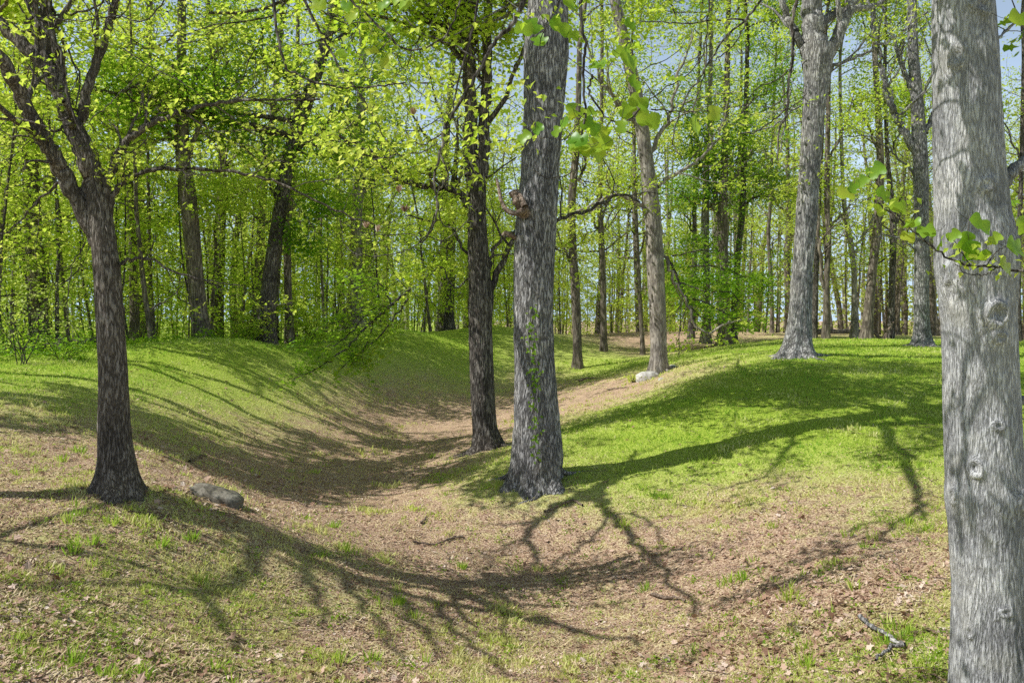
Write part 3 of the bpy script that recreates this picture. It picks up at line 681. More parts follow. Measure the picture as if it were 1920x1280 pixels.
build_tree('tree', 'grey tree with buttressed roots at the back of the lawn, left of the knotty trunk',
  [(654,1700,1751),(645,1708,1746),(630,1712,1744),(600,1714,1742),(500,1715,1742),(400,1714,1741),(300,1712,1740),(200,1708,1732),(100,1702,1722),(0,1700,1718),(-120,1698,1712),(-220,1698,1710)], 27.0, 'bark_grey',
  limbs=[([(1722,290),(1700,255),(1680,215),(1664,180),(1652,120),(1640,60),(1625,-10)],17,7,.35,6,2.0),
         ([(1735,250),(1755,200),(1770,140),(1800,60)],12,5,.3,5,2.0),
         ([(1715,180),(1690,120),(1670,60),(1650,0)],10,4,.4,5,1.8),
         ([(1716,470),(1695,450),(1660,440),(1640,445)],4,2,.2,3,1.0),
         ([(1715,330),(1680,290),(1640,260),(1590,255)],5,2,.5,5,1.5)],
  top=(4,7,4,.5), roots=8, rootw=.08, seed=67, k=44, dz=.07, bark=.014, flare=.45, fh=.4, leaf=(.11,8,.5), leafm='leaf', ridge=8)

MID = [ # label, profile, d, bark, limbs, leaf material
 ('straight tree with pale patched bark on the left bank crest beside the dark leaning trunk',
  [(642,358,406),(630,360,399),(600,358,391),(500,350,380),(400,339,372),(350,335,367),(300,329,354),(230,330,354),(150,330,350),(60,332,349),(-60,334,348)], 25.5, 'bark_mid',
  [([(345,300),(325,262),(305,240),(280,190)],14,5,.9,6,2.0),([(352,300),(372,240),(400,180),(430,110)],11,4,.9,6,2.0),([(345,180),(390,120),(440,60)],9,3,.9,6,2),([(340,150),(300,100),(250,50)],9,3,.9,6,2),([(362,400),(400,380),(440,370)],4,2,.9,5,1.4)], 'leaf'),
 ('dark trunk leaning right on the left bank crest',
  [(637,479,520),(600,483,516),(500,494,522),(400,511,538),(300,526,553),(250,541,570),(200,558,586),(120,588,612),(30,612,634),(-60,625,644)], 27.0, 'bark_dark',
  [([(520,380),(505,340),(495,290),(488,240)],10,4,.9,6,1.8),([(535,300),(560,280),(600,250),(640,200)],12,4,.9,6,2),([(575,200),(540,150),(500,110),(450,80)],12,4,.9,7,2),([(600,110),(650,60),(700,30)],10,4,.9,7,2),([(505,440),(540,430),(600,425)],4,2,.9,6,1.3)], 'leaf_dark'),
 ('slim upright trunk just right of the dark leaning trunk on the left bank',
  [(632,536,553),(560,533,548),(450,531,545),(350,540,552),(250,548,558),(150,552,561),(0,556,563)], 29.0, 'bark_mid', [([(540,400),(570,370),(610,340)],4,2,.9,5,1.4)], 'leaf'),
 ('mossy trunk glimpsed between the left fork tree and the pale patched tree',
  [(640,240,264),(600,244,262),(500,242,258),(400,238,252),(300,236,248),(200,238,248),(100,238,246)], 29.0, 'bark_mid', [([(245,350),(220,300),(200,240)],7,3,.9,6,2),([(248,420),(290,400),(320,370)],4,2,.9,5,1.5)], 'leaf'),
 ('broad pale trunk half hidden by leaves left of the centre trees',
  [(612,650,688),(560,652,682),(480,655,680),(400,658,680),(300,665,684),(200,668,685),(100,672,686),(0,675,688)], 36.0, 'bark_pale', [([(670,380),(700,340),(740,300)],8,3,.9,8,2.2),([(668,330),(630,290),(600,240)],8,3,.9,8,2.2),([(672,250),(640,200),(620,120)],8,3,.9,8,2.2),([(676,180),(720,120),(760,50)],8,3,.9,8,2.2)], 'leaf_dark'),
 ('dark crooked trunk at the crest left of the double stemmed tree',
  [(612,830,853),(590,834,852),(540,838,853),(500,843,855),(450,840,853),(400,841,856),(380,842,858)], 42.0, 'bark_dark', [([(850,385),(862,350),(868,300),(870,230)],9,4,.9,7,2.4),([(846,390),(830,360),(826,320)],6,3,.9,5,2),([(845,520),(832,490),(820,470)],6,3,.9,3,1)], 'leaf'),
 ('slim brown trunk standing in the ditch right of the thick central oak',
  [(676,1073,1093),(640,1074,1091),(600,1072,1090),(540,1070,1088),(500,1067,1084),(400,1063,1079),(350,1066,1082),(300,1072,1086),(200,1078,1090),(80,1082,1092)], 32.0, 'bark_mid', [([(1076,350),(1095,320),(1100,280)],8,3,.8,6,2.2),([(1070,490),(1055,465),(1045,430)],6,3,.6,4,1.2),([(1072,470),(1095,450),(1100,420)],4,2,.6,4,1.2)], 'leaf'),
 ('thin sunlit trunk on the far ditch side, second right of the thick central oak',
  [(662,1122,1142),(645,1125,1139),(600,1126,1138),(500,1125,1136),(430,1122,1133),(400,1120,1130),(300,1122,1131),(200,1124,1132),(60,1126,1133)], 37.0, 'bark_mid', [([(1128,440),(1112,415),(1100,370)],6,3,.6,5,1.6),([(1128,410),(1140,370),(1150,310)],6,3,.8,6,2),([(1128,250),(1160,200),(1180,150)],5,2,.9,6,2)], 'leaf'),
 ('thinnest straight trunk in front of the reddish bank, left of the leaning pale tree',
  [(668,1199,1211),(640,1200,1209),(560,1196,1204),(480,1193,1200),(400,1189,1196),(300,1186,1193),(150,1182,1188)], 37.0, 'bark_mid', [([(1190,350),(1210,300),(1230,260)],4,2,.9,6,2)], 'leaf'),
 ('leftmost trunk of the clump behind the low leafy boughs right of centre',
  [(626,1289,1303),(580,1292,1303),(500,1297,1307),(440,1298,1307),(380,1298,1306),(250,1304,1311),(100,1308,1314)], 42.0, 'bark_dark', [([(1302,440),(1290,410),(1280,370)],5,2,.9,6,2),([(1304,300),(1330,240),(1340,180)],5,2,.9,6,2)], 'leaf_dark'),
 ('second trunk of the clump behind the low leafy boughs, forked at mid height',
  [(630,1314,1334),(580,1318,1332),(500,1318,1331),(430,1314,1330),(380,1316,1330),(300,1321,1331),(200,1326,1335),(60,1330,1338)], 38.0, 'bark_pale', [([(1324,400),(1345,360),(1350,300)],6,3,.9,8,2),([(1322,330),(1300,280),(1290,220)],6,3,.9,8,2)], 'leaf_dark'),
 ('stout trunk in the middle of the clump behind the low leafy boughs',
  [(632,1345,1372),(600,1348,1367),(500,1350,1366),(430,1344,1365),(400,1346,1364),(300,1352,1366),(200,1356,1368),(60,1360,1370)], 37.0, 'bark_mid', [([(1352,420),(1335,380),(1320,330)],7,3,.9,9,2.2),([(1360,360),(1385,320),(1410,280)],6,3,.9,9,2.2),([(1358,500),(1390,520),(1430,540)],3,2,1,10,1.6),([(1352,520),(1320,540),(1280,540)],3,2,1,10,1.6),([(1360,250),(1400,200),(1440,170)],6,3,.9,9,2.2)], 'leaf_dark'),
 ('rightmost trunk of the clump behind the low leafy boughs, leaning right',
  [(630,1365,1382),(580,1370,1383),(500,1376,1388),(400,1386,1398),(330,1389,1400),(200,1394,1404),(60,1398,1406)], 38.0, 'bark_dark', [([(1388,400),(1410,370),(1430,330)],5,3,.9,8,2.2),([(1382,480),(1350,470),(1320,450)],3,2,1,8,1.8)], 'leaf_dark'),
 ('thin wavy trunk standing alone between the leafy clump and the tall lawn tree',
  [(622,1443,1451),(560,1444,1451),(500,1440,1448),(440,1437,1444),(400,1440,1446),(300,1444,1450),(150,1450,1455)], 46.0, 'bark_mid', [([(1444,490),(1452,450),(1462,430)],3,2,.5,4,1.5),([(1445,330),(1430,280),(1410,230)],4,2,.8,8,2.5)], 'leaf'),
 ('slim dark trunk hugging the right edge of the tall lawn tree',
  [(634,1520,1533),(560,1523,1534),(450,1527,1537),(350,1533,1541),(200,1540,1547),(50,1546,1552)], 34.0, 'bark_dark', [([(1530,420),(1510,380),(1490,350)],3,2,.6,5,1.6)], 'leaf'),
 ('reddish brown twin stemmed trunk right of the tall lawn tree',
  [(634,1539,1557),(600,1543,1557),(540,1544,1555),(480,1546,1557),(440,1550,1560),(400,1545,1556),(300,1546,1556),(150,1550,1558)], 33.0, 'bark_mid', [([(1546,540),(1538,480),(1534,400),(1530,320)],8,5,.3,4,1.5),([(1553,430),(1580,400),(1610,370)],5,2,.5,6,2),([(1550,300),(1580,250),(1600,180)],5,2,.7,7,2)], 'leaf'),
 ('pale cream forked trunk between the reddish twin stem and the leaning brown trunk',
  [(628,1594,1610),(590,1596,1609),(540,1597,1607),(500,1596,1606),(460,1590,1602),(420,1584,1594),(380,1578,1586),(300,1575,1582),(150,1572,1578)], 38.0, 'bark_pale', [([(1600,480),(1612,450),(1630,425),(1640,400)],6,3,.2,4,1.5),([(1588,420),(1560,380),(1550,330)],5,2,.5,6,2)], 'leaf'),
 ('brown trunk leaning right at the back of the lawn',
  [(635,1611,1639),(620,1615,1637),(560,1622,1640),(500,1628,1645),(400,1640,1657),(300,1644,1658),(200,1640,1652),(80,1634,1644),(-40,1630,1640)], 33.0, 'bark_mid', [([(1648,400),(1670,440),(1700,480)],3,2,.2,4,1.5),([(1650,300),(1630,240),(1600,200)],6,3,.6,6,2.2),([(1645,200),(1670,140),(1690,80)],6,3,.6,6,2.2)], 'leaf'),
 ('upright dark trunk between the leaning brown trunk and the buttressed grey tree',
  [(634,1663,1678),(600,1665,1677),(520,1667,1679),(420,1669,1682),(380,1666,1678),(300,1660,1668),(150,1655,1662)], 34.0, 'bark_dark', [([(1674,430),(1685,400),(1692,370)],6,3,.2,4,1.4),([(1668,480),(1640,500),(1620,520)],3,2,.2,4,1.2),([(1664,300),(1690,240),(1710,180)],4,2,.7,7,2)], 'leaf'),
 ('slim trunk seen in the gap right of the knotty foreground trunk',
  [(636,1902,1916),(560,1904,1914),(450,1906,1915),(300,1912,1920),(100,1916,1923)], 32.0, 'bark_dark', [([(1908,440),(1930,400),(1950,360)],4,2,.5,6,2),([(1912,300),(1890,250),(1880,200)],4,2,.5,6,2)], 'leaf'),
]
WLM = {1: [(lift([(660,660),(740,690),(830,735),(900,740)],8,9),.08,.03,12,1),(lift([(640,690),(720,740),(800,770)],8,9),.06,.03,9,1),(lift([(700,690),(800,715),(900,745)],8,9),.06,.03,9,1),(lift([(740,720),(850,720),(960,740)],8.5,9.5),.06,.03,9,1)]}  # leafy limbs laid out to cast the shade patch on the mound slope
for i, (lb, pf, d, mt, lm, lf) in enumerate(MID):
    rt = (pf[0][2] - pf[0][1]) / 2
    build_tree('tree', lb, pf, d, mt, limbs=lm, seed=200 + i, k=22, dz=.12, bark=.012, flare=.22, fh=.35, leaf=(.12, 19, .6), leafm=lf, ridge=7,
               top=(5, 7, 3.6, .15 if i < 8 else .8), twk=(5, 4), wl=WLM.get(i, ()))

# ---- unseen trees left of the picture, limbs shaped to cast wanted ditch shadows
def shadow_tree(label, x, y, r, H, seed, lf, nl, ll, m='bark_mid', start=.35, wl=()):
    rs = np.random.default_rng(seed); z0 = g1(x, y); T = Tubes(); tips = []
    p = [np.array([x, y, z0 - .3])]; dv = np.array([0, 0, 1.0]); n = 16
    for i in range(n):
        dv = nrm(dv + rs.normal(0, .05, 3) + np.array([0, 0, .15])); p.append(p[-1] + dv * H / n)
    p = np.array(p); rad = np.linspace(r, r * .25, n + 1); rad[0] *= 1.4; T.add(catmull(p, 3)[:-1], np.interp(np.linspace(0, n, 3 * n), np.arange(n + 1), rad), k=18)
    for q in range(nl):
        f = start + (1 - start) * (q + rs.random()) / nl; i = min(n, int(f * n) + 1); a = q * 2.4 + rs.random()
        grow(T, tips, p[i], nrm(np.array([math.cos(a), math.sin(a), .5 + .5 * rs.random()])), ll * (1.2 - .6 * f), rad[i] * .5, 2, rs, kids=(5, 4), up=.2)
    extra_t = []
    seen_ = []
    for (wp, r0_, r1_, ns, per_) in wl:
        wp = list(wp)
        if not any(np.linalg.norm(wp[0] - s_) < .45 for s_ in seen_):
            zt = min(wp[0][2] - .8, p[-1][2] - .3); wp = [np.array([np.interp(zt, p[:, 2], p[:, 0]), np.interp(zt, p[:, 2], p[:, 1]), zt])] + wp
        cw = catmull(wp, 6); cw[1:-1] += rs.normal(0, .035, cw[1:-1].shape); seen_ += list(cw); T.add(cw, np.linspace(r0_, r1_, len(cw)))
        for q in range(ns):
            i = min(len(cw) - 1, max(1, int((q + rs.random()) / ns * len(cw)))); tl = []
            grow(T, tl, cw[i], nrm(nrm(cw[i] - cw[i - 1]) + rs.normal(0, .7, 3)), rs.uniform(.6, 1.6), r1_ * .6, 1, rs, kids=(4,), wig=.2)
            extra_t += [e_ for e_ in tl if rs.random() < per_]
    base = np.array([x, y, z0]); t = thing('tree', label, 'tree', base)
    V = np.concatenate(T.V) - base; Fq = np.concatenate(T.F)
    link('trunk', raw_mesh('trunk', V, Fq.ravel(), np.full(len(Fq), 4), M[m], smooth=True), t)
    tips = np.array(tips); tips = tips[rs.random(len(tips)) < lf]
    tips = np.array(list(tips) + extra_t)
    if len(tips):
        C = sprays(tips, 30, .45, rs)
        link('crown', leaves('crown', C - base, .15 * (.6 + .7 * rs.random(len(C))), M['leaf'], 'fold', rs), t)
shadow_tree('unseen bare tree beside the viewer beyond the left edge, limbs shaped for shadows', -8.9, 7.9, .20, 10, 301, .0, 4, 2.6,
  wl=[(lift([(300,960),(430,990),(560,1042),(680,1092),(850,1132),(1000,1162),(1200,1212)],6.6,9.1),.12,.03,9,0),(lift([(640,1072),(800,1104),(900,1128),(1020,1158)],7.7,9),.055,.025,2,0),
      (lift([(560,1042),(590,1105),(600,1170)],7.4,8),.05,.02,2,0),(lift([(500,1018),(470,1085),(395,1115),(430,1180),(445,1225)],7.2,8.2),.06,.022,3,0),(lift([(395,1115),(250,1095),(100,1100),(20,1100)],7.75,8.4),.045,.02,4,0),
      (lift([(650,1082),(665,1120),(705,1170),(760,1240)],7.7,8.4),.05,.02,2,0),(lift([(740,1108),(780,1170),(830,1240)],7.95,8.6),.045,.018,2,0),(lift([(800,1122),(860,1190),(960,1270)],8.1,8.8),.05,.018,2,0),
      (lift([(900,1143),(1000,1135),(1120,1135),(1190,1125)],8.35,8.8),.035,.016,2,0),(lift([(0,1010),(180,1040),(330,1085),(420,1100)],7.4,8),.045,.02,5,0),(lift([(140,925),(250,955),(430,990)],5.4,6.6),.07,.05,3,0)])
shadow_tree('unseen leafy tree level with the forked tree, crown shaped to shade the ditch', -12.6, 12.6, .24, 14, 302, .08, 8, 3.0,
  wl=[(lift([(250,812),(400,862),(560,895),(720,905),(900,880)],9,9.4),.07,.03,12,1),(lift([(330,850),(480,880),(640,880),(820,850)],9,9.6),.06,.02,9,1),
      (lift([(320,822),(480,862),(640,850),(800,835),(860,830)],9.2,9.8),.05,.02,9,1),(lift([(700,930),(850,900),(930,905)],9.2,9.8),.04,.02,4,1)])
shadow_tree('unseen slim bare tree beyond the left edge on the near slope, limbs shaped for shadows', -11.2, 15.6, .15, 12, 303, .02, 4, 2.4, start=.5,
  wl=[(lift([(0,742),(120,770),(250,822),(400,868)],8,8.6),.09,.04,5,.35),(lift([(0,712),(150,745),(270,790)],8,8.4),.06,.03,3,.15),(lift([(250,760),(420,830),(560,862)],8,8.4),.05,.02,3,.2)])
shadow_tree('unseen tall thin crowned tree beyond the left edge on the bank, limb shaped for shadow', -15.5, 17.2, .2, 15, 304, .02, 4, 2.6, start=.55,
  wl=[(lift([(270,690),(400,740),(520,800),(680,860),(820,880)],8.5,9),.10,.04,4,.15)])
shadow_tree('unseen straight tree beyond the left edge on the bank crest, limb shaped for shadow', -14.2, 19.8, .18, 14, 305, .02, 4, 2.4, start=.55,
  wl=[(lift([(380,665),(480,700),(580,760),(700,830),(820,860)],8.5,9),.09,.03,4,.15)])
shadow_tree('unseen tall tree beyond the left edge behind the bank crest, limb shaped for shadow', -17.6, 22.5, .22, 16, 306, .02, 4, 3.0, start=.55,
  wl=[(lift([(480,665),(560,700),(640,770),(740,820)],9,9.5),.08,.03,4,.15)])

# ---- woodland behind: each tree an individual, the kinds share meshes
def wood_kind(H, r, seed, start, nl, ll, per, m, lm, lsz, lev=2, kids=(5, 4)):
    rs = np.random.default_rng(seed); T = Tubes(); tips = []; n = 14
    p = [np.array([0, 0, -.4])]; dv = nrm(np.array([rs.normal(0, .05), rs.normal(0, .05), 1]))
    for i in range(n):
        dv = nrm(dv + rs.normal(0, .05, 3) + np.array([0, 0, .12])); p.append(p[-1] + dv * (H + .4) / n)
    p = np.array(p); rad = np.linspace(r, max(.012, r * .2), n + 1); rad[0] *= 1.5; T.add(p, rad, k=9 if r > .08 else 6)
    for q in range(nl):
        f = start + (1 - start) * (q + rs.random()) / nl; i = min(n, int(f * n) + 1); a = q * 2.4 + rs.random()
        grow(T, tips, p[i], nrm(np.array([math.cos(a), math.sin(a), .15 + .6 * rs.random()])), ll * (1.15 - .65 * f), max(.012, rad[i] * .4), lev - 1, rs, kids=kids, up=.12, rmin=.007)
    Fq = np.concatenate(T.F); tm = raw_mesh('trunk', np.concatenate(T.V), Fq.ravel(), np.full(len(Fq), 4), M[m], smooth=True)
    C = sprays(np.array(tips), per, .6, rs); cm = leaves('crown', C, lsz * (.6 + .7 * rs.random(len(C))), M[lm], 'fold', rs)
    return tm, cm
def place(kind, name, label, x, y, s, rz, group, cat='tree'):
    z = g1(x, y); t = thing(name, label, cat, (x, y, z), group); t.rotation_euler = (random.gauss(0, .045), random.gauss(0, .045), rz); t.scale = (s, s, s * (.9 + .2 * random.random()))
    for nm, me in zip(('trunk', 'crown'), kind):
        if me: link(nm, me, t)
BIG = [wood_kind(19, .26, 400, .28, 24, 4.6, 6, 'bark_mid', 'leaf', .18),
       wood_kind(17, .20, 401, .22, 24, 4.2, 6, 'bark_mid', 'leaf', .18),
       wood_kind(21, .28, 402, .32, 24, 4.6, 6, 'bark_dark', 'leaf', .18),
       wood_kind(18, .22, 403, .3, 22, 4.4, 6, 'bark_pale', 'leaf', .18),
       wood_kind(22, .25, 404, .38, 24, 4.4, 8, 'bark_mid', 'leaf', .15)]
SAP = [wood_kind(9, .055, 410, .15, 16, 1.8, 7, 'bark_dark', 'leaf', .14, 2, (4,)),
       wood_kind(7.5, .045, 411, .12, 15, 1.8, 7, 'bark_dark', 'leaf', .14, 2, (4,)),
       wood_kind(10.5, .07, 412, .22, 16, 1.8, 7, 'bark_mid', 'leaf', .13, 2, (4,)),
       wood_kind(12, .085, 413, .3, 18, 2.0, 6, 'bark_mid', 'leaf', .13, 2, (4,)),
       wood_kind(6, .035, 414, .08, 15, 1.5, 8, 'bark_dark', 'leaf', .12, 2, (4,))]
rp = random.Random(12)
def crest(px):
    return np.interp(px, [-900, 0, 240, 480, 720, 960, 1200, 1330, 1440, 1700, 2900], [15, 18.5, 21.5, 26, 33, 41, 50, 48, 46, 44, 44])
placed = []
def spot(px0, px1, dm, dx, gap):
    for _ in range(60):
        px = rp.uniform(px0, px1); d = crest(px) + dm + (dx - dm) * rp.random() ** 1.0
        x, y = (px - CX) / F * d, d
        if all((x - a) ** 2 + (y - b) ** 2 > gap * gap for a, b in placed):
            placed.append((x, y)); return px, x, y
    placed.append((x, y)); return px, x, y
for i in range(29):     # tall trees of the wood, left and centre
    px, x, y = spot(-150, 1330, 5, 36, 3.2)
    place(BIG[rp.choice((0, 1, 1, 2, 3))], 'woodland_tree', 'tall leafy tree in the dense wood behind the left bank', x, y, rp.uniform(.8, 1.15), rp.random() * 6.28, 'tall trees in the dense wood behind the left bank')
for i in range(50):     # thinner wood on the right
    px, x, y = spot(1330, 2500, 4, 40, 4)
    place(BIG[rp.choice((0, 3, 4, 4, 1))], 'woodland_tree', 'tall thinly leaved tree in the open wood behind the lawn', x, y, rp.uniform(.8, 1.1), rp.random() * 6.28, 'tall trees in the open wood behind the lawn')
for i in range(190):
    px, x, y = spot(-200, 1300, 1.5, 26, .9)
    place(SAP[rp.choice((0, 1, 1, 2, 3, 4))], 'sapling', 'thin leafy sapling in the dense wood behind the left bank', x, y, rp.uniform(.75, 1.15), rp.random() * 6.28, 'saplings in the dense wood behind the left bank', 'sapling')
for i in range(52):
    px, x, y = spot(1300, 2200, 2, 26, 1.5)
    place(SAP[rp.choice((0, 2, 3, 3, 4))], 'sapling', 'thin leafy sapling in the open wood behind the lawn', x, y, rp.uniform(.7, 1.0), rp.random() * 6.28, 'saplings in the open wood behind the lawn', 'sapling')

# ---- far wood as one mass
def far_wood():
    rs = np.random.default_rng(91); n = 120000
    px = rs.uniform(-900, 2900, n); d = rs.uniform(72, 120, n); x = (px - CX) / F * d
    u = rs.random(n) ** 1.35; top = 20 + 7 * fbm(x * .12, d * .12, 0.0, 5, 2) + np.where(px < 1330, 6, -3); z = -1.6 + u * top
    den = fbm(x * .22, d * .22, z * .3, 71, 3) + .25 * (1 - u) + np.where(px < 1200, .06, -.03)
    k = rs.random(n) < sm(.46, .66, den); C = np.stack([x, d, z], 1)[k]
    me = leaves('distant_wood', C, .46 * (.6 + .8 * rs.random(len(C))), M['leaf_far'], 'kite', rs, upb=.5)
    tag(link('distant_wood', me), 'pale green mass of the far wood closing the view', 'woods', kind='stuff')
    T = Tubes()
    for i in range(300):
        px_ = rs.uniform(-600, 2600); d_ = rs.uniform(66, 112); x_ = (px_ - CX) / F * d_; z_ = -2.0; r_ = rs.uniform(.06, .24); h_ = rs.uniform(8, 20)
        l = rs.normal(0, .03, 2); zz = np.linspace(0, h_, 5)
        T.add(np.stack([x_ + l[0] * zz + rs.normal(0, .1, 5), d_ + l[1] * zz, z_ + zz], 1), np.linspace(r_, r_ * .4, 5), k=5)
    tag(link('distant_trunks', T.mesh('distant_trunks', M['bark_pale'])), 'thin pale trunks of the far wood', 'woods', kind='stuff')
far_wood()

# ---- undergrowth behind the left bank
def undergrowth():
    rs = np.random.default_rng(95); n = 60000
    px = rs.uniform(-300, 1350, n); d = np.interp(px, [-300, 0, 240, 480, 600, 720, 960, 1350], [14, 17, 20.3, 25, 33, 40, 48, 55]) + 1.0 + 22 * rs.random(n) ** 1.3
    x = (px - CX) / F * d; cl = fbm(x * .8, d * .8, 0.0, 44)
    h = (.15 + 1.2 * sm(.42, .72, cl)) * np.interp(px, [-300, 500, 700, 1350], [1.1, 1, .45, .4]); z = gz(x, d) + rs.random(n) * h
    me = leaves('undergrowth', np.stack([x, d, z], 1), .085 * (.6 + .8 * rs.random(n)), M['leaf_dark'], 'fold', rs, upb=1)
    tag(link('undergrowth', me), 'low green undergrowth on the woodland floor behind the banks', 'undergrowth', kind='stuff')
undergrowth()

# ---- shrubs and low boughs
def shrub(name, label, px, py, d, w, h, n, lsz, lm, seed, stems=7, cat='shrub', base_py=None):
    rs = np.random.default_rng(seed); b = P(px, base_py or py, d); b[2] = g1(b[0], b[1]); T = Tubes(); tips = []
    for i in range(stems):
        a = rs.random() * 6.28; dv = nrm(np.array([math.cos(a) * w / h * .6, math.sin(a) * w / h * .5, 1]))
        grow(T, tips, b + np.array([rs.normal(0, .05), rs.normal(0, .05), -.05]), dv, h * (.7 + .5 * rs.random()), .012, 1, rs, kids=(6,), spread=1.1, up=.05, rmin=.003)
    t = thing(name, label, cat, b); link('stems', T.mesh('stems', M['bark_dark']), t).location = -Vector(b)
    C = sprays(np.array(tips), n / len(tips), .16 + .05 * w, rs); C[:, 2] = np.maximum(C[:, 2], b[2] + .03)
    link('leaves', leaves('leaves', C - b, lsz * (.6 + .7 * rs.random(len(C))), M[lm], 'fold', rs, upb=1), t)
shrub('shrub', 'leafy maple shrub on the left bank crest right of the leaning dark trunk', 650, 632, 30.5, 2.4, 2.0, 600, .11, 'leaf', 501, 10)
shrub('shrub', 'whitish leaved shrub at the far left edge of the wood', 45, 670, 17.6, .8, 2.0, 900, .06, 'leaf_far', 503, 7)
shrub('shrub', 'low bramble at the left crest beside the forked tree', 120, 672, 18.6, 1.2, .7, 700, .07, 'leaf_dark', 504, 7)
shrub('shrub', 'dark green leafy bush around the trunk clump behind the lawn', 1345, 630, 36, 2.8, 3.4, 700, .14, 'leaf_dark', 505, 9)
shrub('shrub', 'small weed clump beside the flat stone', 1188, 697, 24.2, .25, .3, 160, .06, 'leaf', 506, 5)
shrub('shrub', 'leafy bush at the foot of the patched tree on the left bank', 445, 640, 26.5, 1.4, 1.1, 900, .09, 'leaf', 507, 8)
shrub('shrub', 'low bush right of the dark leaning trunk', 590, 628, 29.5, 1.8, 1.4, 1300, .10, 'leaf', 508, 9)

def bough(label, stems, d, per, rad, lsz, lm, seed, m='bark_dark'):
    rs = np.random.default_rng(seed); T = Tubes(); tips = []; first = None
    for q, w0, w1 in stems:
        c, r = limb(q, w0, w1, d, rs=rs, jit=.02); T.add(c, r); first = c[0] if first is None else first
        for i in range(2, len(c), 2):
            tl = []; grow(T, tl, c[i], nrm(nrm(c[i] - c[i - 1]) + rs.normal(0, .7, 3) * np.array([1, 1, .4])), rs.uniform(.3, .8), .006, 1, rs, kids=(4,), wig=.2, up=-.1, rmin=.003); tips += tl
    t = thing('overhanging_branch', label, 'branch', first); link('twigs', T.mesh('twigs', M[m]), t).location = -Vector(first)
    C = sprays(np.array(tips), per, rad, rs, .3); link('leaves', leaves('leaves', C - first, lsz * (.6 + .7 * rs.random(len(C))), M[lm], 'maple', rs, upb=1.1), t)
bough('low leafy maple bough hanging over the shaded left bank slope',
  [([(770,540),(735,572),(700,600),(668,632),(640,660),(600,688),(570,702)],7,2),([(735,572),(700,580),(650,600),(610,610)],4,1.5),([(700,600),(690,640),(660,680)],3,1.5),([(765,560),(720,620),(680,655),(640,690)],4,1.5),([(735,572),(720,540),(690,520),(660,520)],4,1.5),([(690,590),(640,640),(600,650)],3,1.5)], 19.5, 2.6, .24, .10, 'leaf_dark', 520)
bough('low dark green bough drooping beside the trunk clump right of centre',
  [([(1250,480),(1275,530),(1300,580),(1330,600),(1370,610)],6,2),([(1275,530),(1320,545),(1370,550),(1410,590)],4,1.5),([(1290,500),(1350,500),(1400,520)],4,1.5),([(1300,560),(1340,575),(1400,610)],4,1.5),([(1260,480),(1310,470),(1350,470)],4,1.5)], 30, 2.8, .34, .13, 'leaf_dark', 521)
# ---- stones
def stone(label, px, py, wpx, hpx, seed, dd=.55, tilt=0, mt='stone'):
    p = hit(px, py); d = p[1]; rs = np.random.default_rng(seed)
    a, b, c = wpx / F * d / 2, wpx / F * d / 2 * dd, hpx / F * d
    u = np.linspace(0, math.pi, 40); v = np.arange(64) * 2 * math.pi / 64; U, Vv = np.meshgrid(u, v, indexing='ij')
    D = np.stack([np.sin(U) * np.cos(Vv), np.sin(U) * np.sin(Vv), np.cos(U)], -1)
    f = 1 + .5 * (fbm(D[..., 0] * 1.3 + seed, D[..., 1] * 1.3, D[..., 2] * 1.3, 3, 3) - .5) + .08 * (fbm(D[..., 0] * 7, D[..., 1] * 7, D[..., 2] * 7, 6, 2) - .5)
    Dn = np.sign(D) * np.abs(D) ** .75
    V = Dn * f[..., None] * np.array([a, b, c]); V[..., 2] += tilt * V[..., 0]; V = V.reshape(-1, 3)
    i = np.arange(40 * 64).reshape(40, 64)
    Q = np.stack([i[:-1], np.roll(i[:-1], -1, 1), np.roll(i[1:], -1, 1), i[1:]], -1).reshape(-1, 4)
    o = link('boulder', raw_mesh('boulder', V, Q.ravel(), np.full(len(Q), 4), M[mt], smooth=True), loc=p + np.array([0, 0, .0]))
    tag(o, label, 'boulder')
stone('grey boulder half buried in the slope right of the forked left tree', 408, 934, 98, 21, 1, .7, -.3)
stone('flat pale stone at the foot of the leaning tree on the ditch edge', 1213, 711, 44, 15, 2, .6, .05, 'stone_pale')

stone('small pale stone among the roots right of the flat stone', 1262, 690, 16, 6, 3, .7, 0, 'stone_pale')
stone('small pale stone lying in the grass below the flat stone', 1240, 712, 12, 4, 4, .7, 0, 'stone_pale')
# ---- fallen sticks
def stick(label, pts, w0, w1, side=(), m='wood', name='fallen_stick', lift=.012):
    T = Tubes(); rs = np.random.default_rng(int(pts[0][0]))
    def world(q, w):
        c = np.array([hit(a, b) for a, b in q]); c = catmull(c, 5); c[:, 2] = gz(c[:, 0], c[:, 1]) + lift + w / 2 / F * c[:, 1]
        c[1:-1] += rs.normal(0, .006, c[1:-1].shape); return c
    c = world(pts, w0); r = np.linspace(w0, w1, len(c)) / 2 / F * c[:, 1] * (1 + .15 * rs.normal(0, 1, len(c))); T.add(c, np.abs(r), k=8)
    for q, a, b in side:
        c2 = world(q, a); T.add(c2, np.linspace(a, b, len(c2)) / 2 / F * c2[:, 1], k=6)
    b0 = c[len(c) // 2]; o = link(name, T.mesh(name, M[m])); 
    me = o.data; me.transform(__import__('mathutils').Matrix.Translation(-Vector(b0))); o.location = b0; tag(o, label, 'stick')
stick('grey forked fallen branch lying beside the knotty trunk', [(1612,1165),(1640,1188),(1670,1208),(1695,1220)], 9, 8, [([(1694,1220),(1672,1226),(1655,1240),(1642,1252)], 8, 5)], lift=.03, m='bark_silver')
stick('crooked twig on the bare ditch floor below the central oak', [(775,1021),(800,1022),(822,1023),(845,1014),(868,1010)], 4, 3, [([(838,1016),(858,1006),(872,1010)], 3, 1.5)])
